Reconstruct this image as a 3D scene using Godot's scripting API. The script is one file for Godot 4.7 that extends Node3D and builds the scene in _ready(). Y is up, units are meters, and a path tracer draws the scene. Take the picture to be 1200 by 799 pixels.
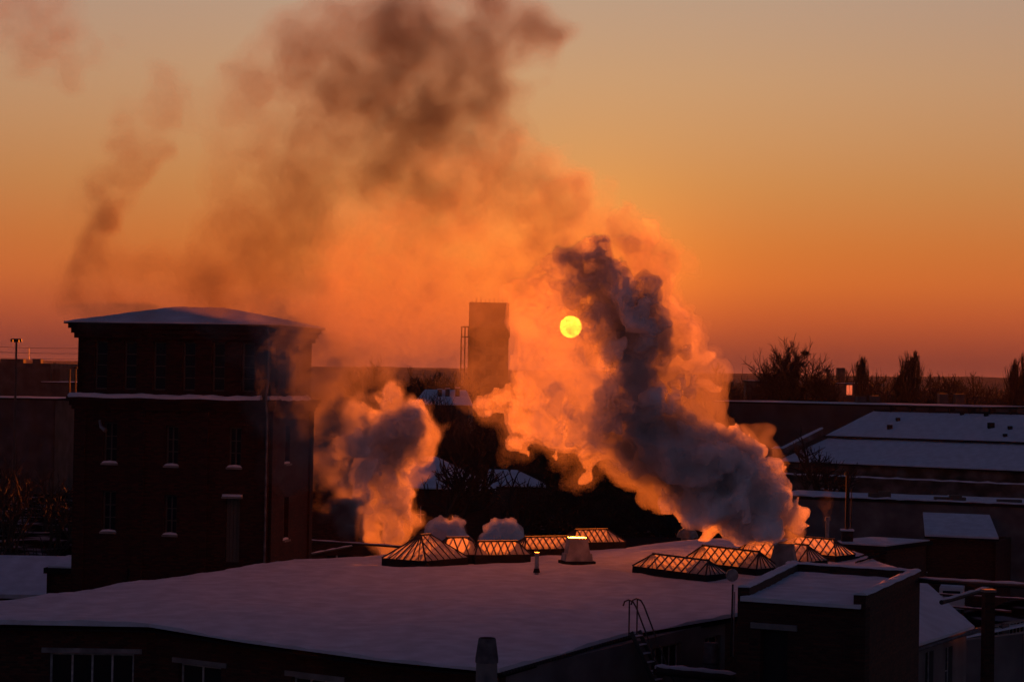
extends Node3D

const CAMERA_HEIGHT := 17.2
const SUN_ELEVATION := 1.23      # degrees above the horizon
const SUN_AZIMUTH := 1.41        # degrees to the right of the view axis

var mats := {}
var taken := {}
var rng := RandomNumberGenerator.new()


func _ready() -> void:
	rng.seed = 7
	_camera_sky_sun()
	_everything()


func _camera_sky_sun() -> void:
	var cam := Camera3D.new()
	cam.name = "camera"
	cam.position = Vector3(0, CAMERA_HEIGHT, 0)
	cam.rotation_degrees = Vector3(0.87, 0, 1.0)
	cam.fov = 16.25
	cam.near = 0.5
	cam.far = 12000.0
	add_child(cam)
	cam.current = true

	var env := Environment.new()
	env.background_mode = Environment.BG_SKY
	var sky := Sky.new()
	var pano := PanoramaSkyMaterial.new()
	pano.panorama = _sunset_sky()
	sky.sky_material = pano
	env.sky = sky
	env.tonemap_mode = Environment.TONE_MAPPER_LINEAR
	env.tonemap_exposure = 4.5
	env.background_energy_multiplier = 0.222
	env.sdfgi_enabled = true
	env.ssao_enabled = true
	env.ssil_enabled = true
	env.fog_enabled = true                         # thin winter haze
	env.fog_density = 0.000018
	env.fog_light_color = Color(0.86, 0.84, 0.9)
	env.volumetric_fog_enabled = true
	env.volumetric_fog_density = 0.0
	var we := WorldEnvironment.new()
	we.name = "air"
	we.environment = env
	add_child(we)

	var sun := DirectionalLight3D.new()
	sun.name = "evening_sun"
	sun.light_color = Color(1.0, 0.15, 0.008).linear_to_srgb()
	sun.light_energy = 1.6
	sun.light_angular_distance = 0.5
	sun.shadow_enabled = true
	sun.rotation_degrees = Vector3(-SUN_ELEVATION, 180.0 - SUN_AZIMUTH, 0)
	add_child(sun)


func _sunset_sky() -> ImageTexture:
	# winter sunset: dusky red band at the horizon, orange above it, greying to violet blue overhead; the glow follows the sun round
	var heights := [-90.0, 0.0, 0.35, 0.8, 1.5, 2.3, 3.2, 4.6, 5.8, 7.1, 9.4, 14.0, 25.0, 45.0, 90.0]
	var front := [Color8(26, 24, 32), Color8(92, 47, 45), Color8(110, 53, 46), Color8(145, 64, 44), Color8(183, 84, 43), Color8(203, 104, 45), Color8(203, 115, 52), Color8(199, 132, 74), Color8(197, 142, 94), Color8(194, 149, 110), Color8(182, 152, 130), Color8(104, 100, 112), Color8(50, 58, 84), Color8(33, 39, 63), Color8(26, 33, 56)]
	var back := [Color8(26, 24, 32), Color8(76, 72, 88), Color8(78, 73, 90), Color8(80, 75, 92), Color8(84, 77, 94), Color8(88, 79, 96), Color8(92, 81, 97), Color8(94, 83, 98), Color8(94, 84, 99), Color8(92, 84, 100), Color8(88, 82, 100), Color8(74, 73, 94), Color8(50, 54, 80), Color8(31, 37, 61), Color8(26, 33, 56)]
	var w := 1024
	var h := 512
	var im := Image.create_empty(w, h, false, Image.FORMAT_RGBF)
	for j in h:
		var up := 90.0 - (j + 0.5) * 180.0 / h
		var k := 0
		while k < heights.size() - 2 and up > heights[k + 1]:
			k += 1
		var t := clampf((up - heights[k]) / (heights[k + 1] - heights[k]), 0.0, 1.0)
		var a: Color = (front[k] as Color).srgb_to_linear().lerp((front[k + 1] as Color).srgb_to_linear(), t)
		var b: Color = (back[k] as Color).srgb_to_linear().lerp((back[k + 1] as Color).srgb_to_linear(), t)
		for i in w:
			var round_sun := absf(wrapf((i + 0.5) * 360.0 / w - SUN_AZIMUTH, -180.0, 180.0))
			var near := exp(-pow(round_sun / 46.0, 2.0))
			var c := b.lerp(a, near)
			var close := exp(-(round_sun * round_sun + (up - 2.0) * (up - 2.0)) / 50.0) * 0.18 + exp(-(round_sun * round_sun + (up - 1.6) * (up - 1.6)) / 7.0) * 0.85
			im.set_pixel(i, j, Color(c.r * (1.0 + close), c.g * (1.0 + close), c.b * (1.0 + close * 0.4)))
	return ImageTexture.create_from_image(im)



# ------------------------------------------------------------------ shapes, parts and things

class Shape:
	var v := PackedVector3Array()
	var n := PackedVector3Array()
	var xf := Transform3D()

	func tri(a: Vector3, b: Vector3, c: Vector3) -> Shape:      # counter-clockwise seen from outside
		a = xf * a
		b = xf * b
		c = xf * c
		var m := (b - a).cross(c - a).normalized()
		v.append_array(PackedVector3Array([a, c, b]))
		n.append_array(PackedVector3Array([m, m, m]))
		return self

	func quad(a: Vector3, b: Vector3, c: Vector3, d: Vector3) -> Shape:
		tri(a, b, c)
		return tri(a, c, d)

	func box(at: Vector3, size: Vector3, turn := Basis()) -> Shape:
		var h := size * 0.5
		var p := []
		for i in 8:
			p.append(at + turn * Vector3(h.x if i & 1 else -h.x, h.y if i & 2 else -h.y, h.z if i & 4 else -h.z))
		quad(p[4], p[5], p[7], p[6])
		quad(p[1], p[0], p[2], p[3])
		quad(p[5], p[1], p[3], p[7])
		quad(p[0], p[4], p[6], p[2])
		quad(p[6], p[7], p[3], p[2])
		return quad(p[0], p[1], p[5], p[4])

	func between(lo: Vector3, hi: Vector3) -> Shape:
		return box((lo + hi) * 0.5, (hi - lo).abs())

	func bar(a: Vector3, b: Vector3, wide: float, deep: float, up := Vector3.UP) -> Shape:
		var z := (b - a).normalized()
		var x := up.cross(z)
		x = x.normalized() if x.length() > 0.01 else Vector3.RIGHT
		var y := z.cross(x)
		return box((a + b) * 0.5, Vector3(wide, deep, (b - a).length()), Basis(x, y, z))

	func prism(floor_points: Array, rise: Vector3) -> Shape:     # convex, counter-clockwise seen against the rise
		var k := floor_points.size()
		for i in k:
			var a: Vector3 = floor_points[i]
			var b: Vector3 = floor_points[(i + 1) % k]
			quad(a, b, b + rise, a + rise)
			if i > 0 and i < k - 1:
				tri(floor_points[0] + rise, a + rise, b + rise)
				tri(floor_points[0], b, a)
		return self

	func tube(points: Array, radii: Array, sides := 6, caps := true) -> Shape:
		var rings := []
		var x := Vector3.ZERO
		for i in points.size():
			var p: Vector3 = points[i]
			var z: Vector3 = ((points[mini(i + 1, points.size() - 1)] as Vector3) - (points[maxi(i - 1, 0)] as Vector3)).normalized()
			if i == 0:
				x = z.cross(Vector3.UP if absf(z.y) < 0.9 else Vector3.RIGHT).normalized()
			else:
				x = (x - z * x.dot(z)).normalized()
			var y := z.cross(x)
			var r := []
			for s in sides:
				var a := TAU * s / sides
				r.append([p + (x * cos(a) + y * sin(a)) * float(radii[i]), x * cos(a) + y * sin(a)])
			rings.append(r)
		for i in rings.size() - 1:
			for s in sides:
				var a: Array = rings[i][s]
				var b: Array = rings[i][(s + 1) % sides]
				var c: Array = rings[i + 1][(s + 1) % sides]
				var d: Array = rings[i + 1][s]
				for q in [a, c, b, a, d, c]:
					v.append(xf * (q[0] as Vector3))
					n.append((xf.basis * (q[1] as Vector3)).normalized())
		if caps:
			for s in range(1, sides - 1):
				tri(rings[0][0][0], rings[0][s + 1][0], rings[0][s][0])
				tri(rings[-1][0][0], rings[-1][s][0], rings[-1][s + 1][0])
		return self

	func mesh() -> ArrayMesh:
		var arrays := []
		arrays.resize(Mesh.ARRAY_MAX)
		arrays[Mesh.ARRAY_VERTEX] = v
		arrays[Mesh.ARRAY_NORMAL] = n
		var m := ArrayMesh.new()
		m.add_surface_from_arrays(Mesh.PRIMITIVE_TRIANGLES, arrays)
		return m


func numbered(called: String) -> String:
	var k: int = taken.get(called, 0)
	taken[called] = k + 1
	return called if k == 0 else "%s_%03d" % [called, k]


func thing(called: String, label: String, category: String, at := Vector3.ZERO, turn := 0.0, group := "") -> Node3D:
	var o := Node3D.new()
	o.name = numbered(called)
	o.position = at
	o.rotation_degrees.y = turn
	add_child(o)
	return tag(o, label, category, group)


func tag(o: Node3D, label: String, category: String, group := "") -> Node3D:
	o.set_meta("label", label)
	o.set_meta("category", category)
	if group:
		o.set_meta("group", group)
	return o


func part(called: String, s: Shape, m: Material, parent: Node3D) -> MeshInstance3D:
	return part_of(called, s.mesh(), m, parent)


func part_of(called: String, me: Mesh, m: Material, parent: Node3D) -> MeshInstance3D:
	var o := MeshInstance3D.new()
	o.name = called
	o.mesh = me
	o.material_override = m
	if parent == self:
		o.name = numbered(called)
	parent.add_child(o, true)
	var k := str(o.name).trim_prefix(called)
	if k.is_valid_int():
		o.name = "%s_%03d" % [called, int(k) - 1]
	return o


func structure(called: String, s: Shape, m: Material) -> MeshInstance3D:
	var o := part(called, s, m, self)
	o.set_meta("kind", "structure")
	return o


func copy_of(o: Node3D, at: Vector3, turn: float, size: Vector3, label := "") -> Node3D:
	var c: Node3D = o.duplicate()
	c.name = numbered(str(o.name).rstrip("_0123456789"))
	c.position = at
	c.rotation_degrees = Vector3(0, turn, 0)
	c.scale = size
	add_child(c)
	if label:
		c.set_meta("label", label)
	return c


# a wall from a to b (left to right seen from outside) with openings [u0, u1, v0, v1] in metres along and up it
func wall_shape(a: Vector3, b: Vector3, height: float, openings: Array, thick := 0.35, rise := 0.0) -> Shape:
	var s := Shape.new()
	var u := (b - a)
	u.y = 0.0
	var length := u.length()
	u = u.normalized()
	s.xf = Transform3D(Basis(u, Vector3.UP, u.cross(Vector3.UP)), a)
	var us := [0.0, length]
	var vs := [0.0, height]
	for o in openings:
		us.append_array([o[0], o[1]])
		vs.append_array([o[2], o[3]])
	us.sort()
	vs.sort()
	for i in us.size() - 1:
		for j in vs.size() - 1:
			var x0: float = us[i]
			var x1: float = us[i + 1]
			var y0: float = vs[j]
			var y1: float = vs[j + 1]
			if x1 - x0 < 0.001 or y1 - y0 < 0.001:
				continue
			var open := false
			for o in openings:
				if x0 > o[0] - 0.001 and x1 < o[1] + 0.001 and y0 > o[2] - 0.001 and y1 < o[3] + 0.001:
					open = true
			if not open:
				var top0 := y1 + (rise * x0 / length if j == vs.size() - 2 else 0.0)
				var top1 := y1 + (rise * x1 / length if j == vs.size() - 2 else 0.0)
				s.quad(Vector3(x0, y0, 0), Vector3(x1, y0, 0), Vector3(x1, top1, 0), Vector3(x0, top0, 0))
				s.quad(Vector3(x1, y0, -thick), Vector3(x0, y0, -thick), Vector3(x0, top0, -thick), Vector3(x1, top1, -thick))
	for o in openings:
		var p := [Vector3(o[0], o[2], 0), Vector3(o[1], o[2], 0), Vector3(o[1], o[3], 0), Vector3(o[0], o[3], 0)]
		for i in 4:
			var q: Vector3 = p[i]
			var r: Vector3 = p[(i + 1) % 4]
			var back := Vector3(0, 0, -thick)
			s.quad(q, q + back, r + back, r)
	var up := Vector3(0, height, 0)
	var in_ := Vector3(0, 0, -thick)
	var e := Vector3(length, 0, 0)
	var far_up := up + Vector3(0, rise, 0)
	s.quad(up, far_up + e, far_up + e + in_, up + in_)
	s.quad(in_, e + in_, e, Vector3.ZERO)
	s.quad(in_, Vector3.ZERO, up, up + in_)
	s.quad(e, e + in_, e + in_ + far_up, e + far_up)
	return s


func wall_frame(a: Vector3, b: Vector3) -> Transform3D:
	var u := b - a
	u.y = 0.0
	u = u.normalized()
	return Transform3D(Basis(u, Vector3.UP, u.cross(Vector3.UP)), a)


# a casement in an opening of such a wall: frame, mullions, panes, sill with snow
func window(owner_: Node3D, frame: Transform3D, o: Array, columns: int, rows: int, paint: Material, snowy_sill := true, deep := 0.16) -> void:
	var s := Shape.new()
	s.xf = frame
	var t := 0.07
	var z := -deep
	var x0: float = o[0]
	var x1: float = o[1]
	var y0: float = o[2]
	var y1: float = o[3]
	s.between(Vector3(x0, y0, z - 0.06), Vector3(x0 + t, y1, z))
	s.between(Vector3(x1 - t, y0, z - 0.06), Vector3(x1, y1, z))
	s.between(Vector3(x0 + t, y1 - t, z - 0.06), Vector3(x1 - t, y1, z))
	s.between(Vector3(x0 + t, y0, z - 0.06), Vector3(x1 - t, y0 + t, z))
	var w := (x1 - x0 - 2 * t) / columns
	var h := (y1 - y0 - 2 * t) / rows
	for i in range(1, columns):
		s.between(Vector3(x0 + t + i * w - 0.03, y0 + t, z - 0.055), Vector3(x0 + t + i * w + 0.03, y1 - t, z - 0.003))
	for j in range(1, rows):
		s.between(Vector3(x0 + t, y0 + t + j * h - 0.02, z - 0.05), Vector3(x1 - t, y0 + t + j * h + 0.02, z - 0.006))
	var win := part("window", s, paint, owner_)
	for i in columns:
		for j in rows:
			var g := Shape.new()
			g.xf = frame
			g.between(Vector3(x0 + t + i * w, y0 + t + j * h, z - 0.034), Vector3(x0 + t + (i + 1) * w, y0 + t + (j + 1) * h, z - 0.026))
			part("pane", g, mats.window_glass, win)
	if snowy_sill:
		var q := Shape.new()
		q.xf = frame
		q.between(Vector3(x0 - 0.06, y0 - 0.08, -deep), Vector3(x1 + 0.06, y0 - 0.002, 0.10))
		part("sill", q, mats.concrete, win)
		var r := Shape.new()
		r.xf = frame
		r.tube([Vector3(x0 - 0.05, y0 + 0.0, -0.03), Vector3(x0 + 0.05, y0 + 0.03, -0.02), Vector3((x0 + x1) * 0.5, y0 + 0.045, -0.02), Vector3(x1 - 0.05, y0 + 0.03, -0.02), Vector3(x1 + 0.05, y0 + 0.0, -0.03)], [0.03, 0.05, 0.06, 0.05, 0.03], 8)
		part("snow", r, mats.snow, win)


# a sheet over a polygon in plan, meshed finely, with a height for every point, an uneven top and a skirt round its edge
func sheet(corners: Array, height: Callable, step: float, thick: float, uneven: float, number: int) -> Shape:
	var s := Shape.new()
	var noise := FastNoiseLite.new()
	noise.seed = number
	noise.frequency = 0.16
	noise.fractal_octaves = 4
	var flat := PackedVector2Array()
	for c in corners:
		flat.append(Vector2(c.x, c.z))
	if Geometry2D.is_polygon_clockwise(flat):
		flat.reverse()
	var points := PackedVector2Array()
	var rim := PackedVector2Array()
	for i in flat.size():
		var a := flat[i]
		var b := flat[(i + 1) % flat.size()]
		var k := maxi(1, int(a.distance_to(b) / step))
		for j in k:
			rim.append(a.lerp(b, float(j) / k))
	points.append_array(rim)
	var r := Rect2(flat[0], Vector2.ZERO)
	for p in flat:
		r = r.expand(p)
	var x := r.position.x
	var odd := 0.0
	while x < r.end.x:
		var z := r.position.y + odd
		while z < r.end.y:
			var p := Vector2(x + 0.2 * step * sin(z * 7.1), z + 0.2 * step * sin(x * 5.3))
			if Geometry2D.is_point_in_polygon(p, flat):
				var clear := true
				for i in flat.size():
					if Geometry2D.get_closest_point_to_segment(p, flat[i], flat[(i + 1) % flat.size()]).distance_to(p) < step * 0.5:
						clear = false
				if clear:
					points.append(p)
			z += step
		x += step
		odd = step * 0.5 - odd
	var top := PackedVector3Array()
	for i in points.size():
		var p := points[i]
		var y: float = height.call(p)
		y += uneven * noise.get_noise_2d(p.x, p.y) + uneven * 0.16 * noise.get_noise_2d(p.x * 3.0 + p.y * 2.0, p.y * 9.0 - p.x * 5.0)
		if i < rim.size():
			y -= thick * 0.35 * (0.8 + 0.8 * noise.get_noise_2d(p.x * 6.0, p.y * 6.0))
		top.append(Vector3(p.x, y, p.y))
	var tris := Geometry2D.triangulate_delaunay(points)
	var normals := PackedVector3Array()
	normals.resize(top.size())
	var keep := []
	for t in range(0, tris.size(), 3):
		var a := tris[t]
		var b := tris[t + 1]
		var c := tris[t + 2]
		if not Geometry2D.is_point_in_polygon((points[a] + points[b] + points[c]) / 3.0, flat):
			continue
		var m := (top[b] - top[a]).cross(top[c] - top[a])
		if m.y < 0.0:
			var q := b
			b = c
			c = q
			m = -m
		for i in [a, b, c]:
			normals[i] += m
		keep.append([a, b, c])
	for k in keep:
		for i in [k[0], k[2], k[1]]:
			s.v.append(top[i])
			s.n.append(normals[i].normalized())
	for i in rim.size():
		var a := top[i]
		var b := top[(i + 1) % rim.size()]
		var al := Vector3(a.x, height.call(Vector2(a.x, a.z)) - thick, a.z)
		var bl := Vector3(b.x, height.call(Vector2(b.x, b.z)) - thick, b.z)
		# the polygon runs so that, seen from above with z towards the viewer, its inside lies to the one side
		if signed_area(flat) < 0.0:
			s.quad(al, bl, b, a)
		else:
			s.quad(bl, al, a, b)
	return s


func signed_area(p: PackedVector2Array) -> float:
	var a := 0.0
	for i in p.size():
		a += p[i].cross(p[(i + 1) % p.size()])
	return a



# ------------------------------------------------------------------ materials

func plain(color: Color, rough := 0.9, metal := 0.0) -> StandardMaterial3D:      # linear base colour
	var m := StandardMaterial3D.new()
	m.albedo_color = color.linear_to_srgb()
	m.roughness = rough
	m.metallic = metal
	return m


func grain(scale: float, low: float, high: float, octaves: int, number: int, size := 256) -> NoiseTexture2D:
	var f := FastNoiseLite.new()
	f.seed = number
	f.frequency = scale
	f.fractal_octaves = octaves
	var t := NoiseTexture2D.new()
	t.width = size
	t.height = size
	t.seamless = true
	t.noise = f
	var g := Gradient.new()
	g.set_color(0, Color(low, low, low))
	g.set_color(1, Color(high, high, high))
	t.color_ramp = g
	return t


func mottled(m: StandardMaterial3D, t: Texture2D, metres: float, relief := 0.0, height: Texture2D = null) -> StandardMaterial3D:
	m.albedo_texture = t
	m.uv1_triplanar = true
	m.uv1_world_triplanar = true
	m.uv1_scale = Vector3.ONE / metres
	if relief > 0.0:
		m.heightmap_enabled = true
		m.heightmap_texture = height if height else t
		m.heightmap_scale = relief
	return m


func brick_textures() -> Array:
	# 1.5 m of running bond: 6 bricks by 20 courses; every brick has a tone of its own
	var w := 384
	var h := 400
	var color := Image.create_empty(w, h, false, Image.FORMAT_RGB8)
	var high := Image.create_empty(w, h, false, Image.FORMAT_L8)
	var r := RandomNumberGenerator.new()
	r.seed = 21
	var fine := FastNoiseLite.new()
	fine.frequency = 0.09
	fine.seed = 5
	for course in 20:
		for k in 6:
			var tone := r.randf_range(0.62, 1.1)
			var red := r.randf_range(-0.05, 0.07)
			var spall := r.randf() < 0.025
			for y in 20:
				for x in 64:
					var px := (k * 64 + x + (32 if course % 2 else 0)) % w
					var py := course * 20 + y
					var joint := x < 3 or y < 4
					var g := 1.0 + 0.22 * fine.get_noise_2d(px * 1.0, py * 1.0)
					var c := Color(0.62 + red, 0.40, 0.33) * (tone * g)
					if spall:
						c = Color(0.8, 0.72, 0.66) * g
					if joint:
						c = Color(0.46, 0.43, 0.40) * g
					color.set_pixel(px, py, c)
					var lift := (0.3 if joint else 0.85) + 0.12 * fine.get_noise_2d(px * 2.0, py * 2.0 + 900.0)
					high.set_pixel(px, py, Color(lift, lift, lift))
	return [ImageTexture.create_from_image(color), ImageTexture.create_from_image(high)]


func make_materials() -> void:
	var cloudy := grain(0.012, 0.62, 1.0, 5, 3)
	var specks := grain(0.06, 0.7, 1.0, 4, 8)
	var lumps := grain(0.02, 0.0, 1.0, 5, 12, 512)
	var patchy := grain(0.009, 0.25, 1.0, 5, 31, 512)
	mats.snow = mottled(plain(Color(0.74, 0.78, 0.84), 1.0), grain(0.015, 0.86, 1.0, 5, 41, 512), 9.0, 2.5, lumps)
	mats.snow.specular_mode = BaseMaterial3D.SPECULAR_DISABLED
	var bricks := brick_textures()
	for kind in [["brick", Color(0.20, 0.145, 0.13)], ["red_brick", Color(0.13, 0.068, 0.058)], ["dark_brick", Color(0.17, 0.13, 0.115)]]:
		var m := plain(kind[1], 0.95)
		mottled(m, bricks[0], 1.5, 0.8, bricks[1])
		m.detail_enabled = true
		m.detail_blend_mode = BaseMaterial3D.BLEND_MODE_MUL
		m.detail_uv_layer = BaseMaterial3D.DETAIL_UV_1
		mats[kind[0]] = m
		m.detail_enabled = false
	mats.concrete = mottled(plain(Color(0.30, 0.29, 0.28), 0.95), cloudy, 3.0, 0.5, specks)
	mats.pale_concrete = mottled(plain(Color(0.48, 0.46, 0.45), 0.95), cloudy, 2.2, 0.5, specks)
	mats.render_wall = mottled(plain(Color(0.20, 0.19, 0.19), 0.95), cloudy, 7.0, 0.4, specks)
	mats.stone = mottled(plain(Color(0.24, 0.20, 0.18), 0.95), patchy, 9.0, 3.0, lumps)
	mats.tar = mottled(plain(Color(0.035, 0.034, 0.036), 0.9), specks, 1.5, 0.5)
	mats.tar.specular_mode = BaseMaterial3D.SPECULAR_DISABLED
	mats.steel = mottled(plain(Color(0.06, 0.058, 0.06), 0.6, 0.3), specks, 0.8)
	mats.rust = mottled(plain(Color(0.10, 0.055, 0.04), 0.85), specks, 0.7)
	mats.zinc = mottled(plain(Color(0.42, 0.42, 0.43), 0.42, 0.75), cloudy, 1.4)
	mats.dull_zinc = mottled(plain(Color(0.20, 0.20, 0.21), 0.95), cloudy, 1.4)
	mats.dull_zinc.specular_mode = BaseMaterial3D.SPECULAR_DISABLED
	mats.bright_metal = mottled(plain(Color(0.6, 0.6, 0.6), 0.38, 1.0), cloudy, 0.9)
	mats.bar_paint = mottled(plain(Color(0.055, 0.05, 0.046), 0.8), specks, 0.5)
	mats.white_paint = mottled(plain(Color(0.62, 0.60, 0.57), 0.7), cloudy, 1.0)
	mats.old_wood = mottled(plain(Color(0.13, 0.11, 0.09), 0.9), specks, 0.9)
	mats.red_paint = mottled(plain(Color(0.30, 0.035, 0.025), 0.7), cloudy, 2.0)
	mats.dark = plain(Color(0.012, 0.012, 0.013), 0.9)
	mats.bark = plain(Color(0.024, 0.02, 0.018), 0.95)
	mats.twig = plain(Color(0.022, 0.018, 0.016), 0.95)
	mats.leaf = plain(Color(0.022, 0.032, 0.018), 0.85)
	mats.earth = mottled(plain(Color(0.24, 0.235, 0.24), 1.0), patchy, 60.0)
	mats.earth.albedo_texture = snow_patches()
	mats.earth.specular_mode = BaseMaterial3D.SPECULAR_DISABLED
	mats.woodland = mottled(plain(Color(0.07, 0.055, 0.05), 1.0), patchy, 80.0)
	mats.far_wall = mottled(plain(Color(0.09, 0.08, 0.08), 0.95), cloudy, 12.0)
	mats.plastic_white = plain(Color(0.55, 0.55, 0.56), 0.4)

	var g := plain(Color(0.02, 0.022, 0.025), 0.12)
	g.metallic_specular = 0.22
	mats.window_glass = g

	var wired := plain(Color(0.85, 0.80, 0.74), 0.6)                 # wired, dirty skylight glass: part clear, part scattering
	wired.albedo_color.a = 0.6
	wired.transparency = BaseMaterial3D.TRANSPARENCY_ALPHA
	wired.backlight_enabled = true
	wired.backlight = Color(1.0, 1.0, 1.0)
	mats.wired_glass = wired

	# where steam is too thick to see into it scatters like a white diffuse body, from both sides
	var t := plain(Color(0.93, 0.93, 0.93), 1.0)
	t.specular_mode = BaseMaterial3D.SPECULAR_DISABLED
	t.backlight_enabled = true
	t.backlight = Color(0.8, 0.8, 0.8)
	t.transparency = BaseMaterial3D.TRANSPARENCY_ALPHA
	t.albedo_color.a = 0.32
	mats.thick_steam = t
	mats.dense_steam = t.duplicate()
	mats.dense_steam.backlight = Color(0.3, 0.3, 0.3)
	mats.dense_steam.albedo_color = Color(0.97, 0.97, 0.97, 0.8)
	mats.thin_steam = t.duplicate()
	mats.thin_steam.backlight = Color(1.0, 1.0, 1.0)
	mats.thin_steam.albedo_color = Color(0.97, 0.97, 0.97, 0.16)


func snow_patches() -> NoiseTexture2D:
	var t := grain(0.02, 0.0, 1.0, 6, 77, 512)
	var g := Gradient.new()
	g.offsets = PackedFloat32Array([0.0, 0.52, 0.60, 0.72, 1.0])
	g.colors = PackedColorArray([Color(0.16, 0.14, 0.13), Color(0.20, 0.18, 0.17), Color(0.45, 0.44, 0.45), Color(0.85, 0.85, 0.88), Color(0.9, 0.9, 0.93)])
	t.color_ramp = g
	return t



# ------------------------------------------------------------------ steam and smoke
# A body of smoke: soft puffs summed on a grid, stirred by noise, then cut into nested shells of even density (the inner ones add to the outer).

func smoke(called: String, label: String) -> Node3D:
	return tag_root(called, label, "smoke")


func tag_root(called: String, label: String, category: String) -> Node3D:
	var o := Node3D.new()
	o.name = numbered(called)
	add_child(o)
	return tag(o, label, category)


# puffs: x, y, z, radius, weight of each; shells: [level of the field, density added inside it], or -2 (dense), -1 (thick) or -0.1 (thin) for steam that scatters many times over
func billows(root: Node3D, puffs: Array, cell: float, shells: Array, albedo: Color, stir: float, stir_size: float, ragged: float, grain_size: float, number: int) -> void:
	var lo := Vector3(1e9, 1e9, 1e9)
	var hi := -lo
	for p in range(0, puffs.size(), 5):
		var c := Vector3(puffs[p], puffs[p + 1], puffs[p + 2])
		var r: float = puffs[p + 3]
		lo = lo.min(c - Vector3.ONE * r)
		hi = hi.max(c + Vector3.ONE * r)
	lo -= Vector3.ONE * (stir + cell * 3.0)
	hi += Vector3.ONE * (stir + cell * 3.0)
	var n := Vector3i(((hi - lo) / cell).ceil())
	var base := PackedFloat32Array()
	base.resize(n.x * n.y * n.z)
	for p in range(0, puffs.size(), 5):
		var c := (Vector3(puffs[p], puffs[p + 1], puffs[p + 2]) - lo) / cell
		var r: float = puffs[p + 3] / cell
		var w: float = puffs[p + 4]
		var i0 := maxi(0, int(c.x - r))
		var i1 := mini(n.x - 1, int(c.x + r) + 1)
		for k in range(maxi(0, int(c.z - r)), mini(n.z, int(c.z + r) + 2)):
			for j in range(maxi(0, int(c.y - r)), mini(n.y, int(c.y + r) + 2)):
				var s := 1.0 - ((j - c.y) * (j - c.y) + (k - c.z) * (k - c.z)) / (r * r)
				if s <= 0.0:
					continue
				var row := (k * n.y + j) * n.x
				for i in range(i0, i1 + 1):
					var q := s - (i - c.x) * (i - c.x) / (r * r)
					if q > 0.0:
						base[row + i] += w * q * q
	var field := stirred(base, n, lo, cell, stir, stir_size, ragged, grain_size, number)
	# where each row of the grid begins and ends to hold smoke, and how much at most
	var rows := n.y * n.z
	var first := PackedInt32Array()
	var last := PackedInt32Array()
	var most := PackedFloat32Array()
	first.resize(rows)
	last.resize(rows)
	most.resize(rows)
	for q in rows:
		var row := field.slice(q * n.x, (q + 1) * n.x)
		first[q] = n.x
		last[q] = -1
		var top := 0.0
		for i in n.x:
			var d := row[i]
			if d > 0.1:
				if d > top:
					top = d
				if last[q] < 0:
					first[q] = i
				last[q] = i
		most[q] = top
	for s in shells:
		var me := shell(field, n, lo, cell, s[0], first, last, most)
		if me == null:
			continue
		if s[1] > 0.0:
			var fog := FogMaterial.new()
			fog.albedo = albedo.linear_to_srgb()
			fog.density = s[1]
			me.surface_set_material(0, fog)
		else:
			me.surface_set_material(0, mats.dense_steam if s[1] < -1.5 else mats.thick_steam if s[1] < -0.5 else mats.thin_steam)
		var o := MeshInstance3D.new()
		o.name = "billow" if root.get_child_count() == 0 else "billow_%03d" % root.get_child_count()
		o.mesh = me
		root.add_child(o)


var slabs := []


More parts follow.
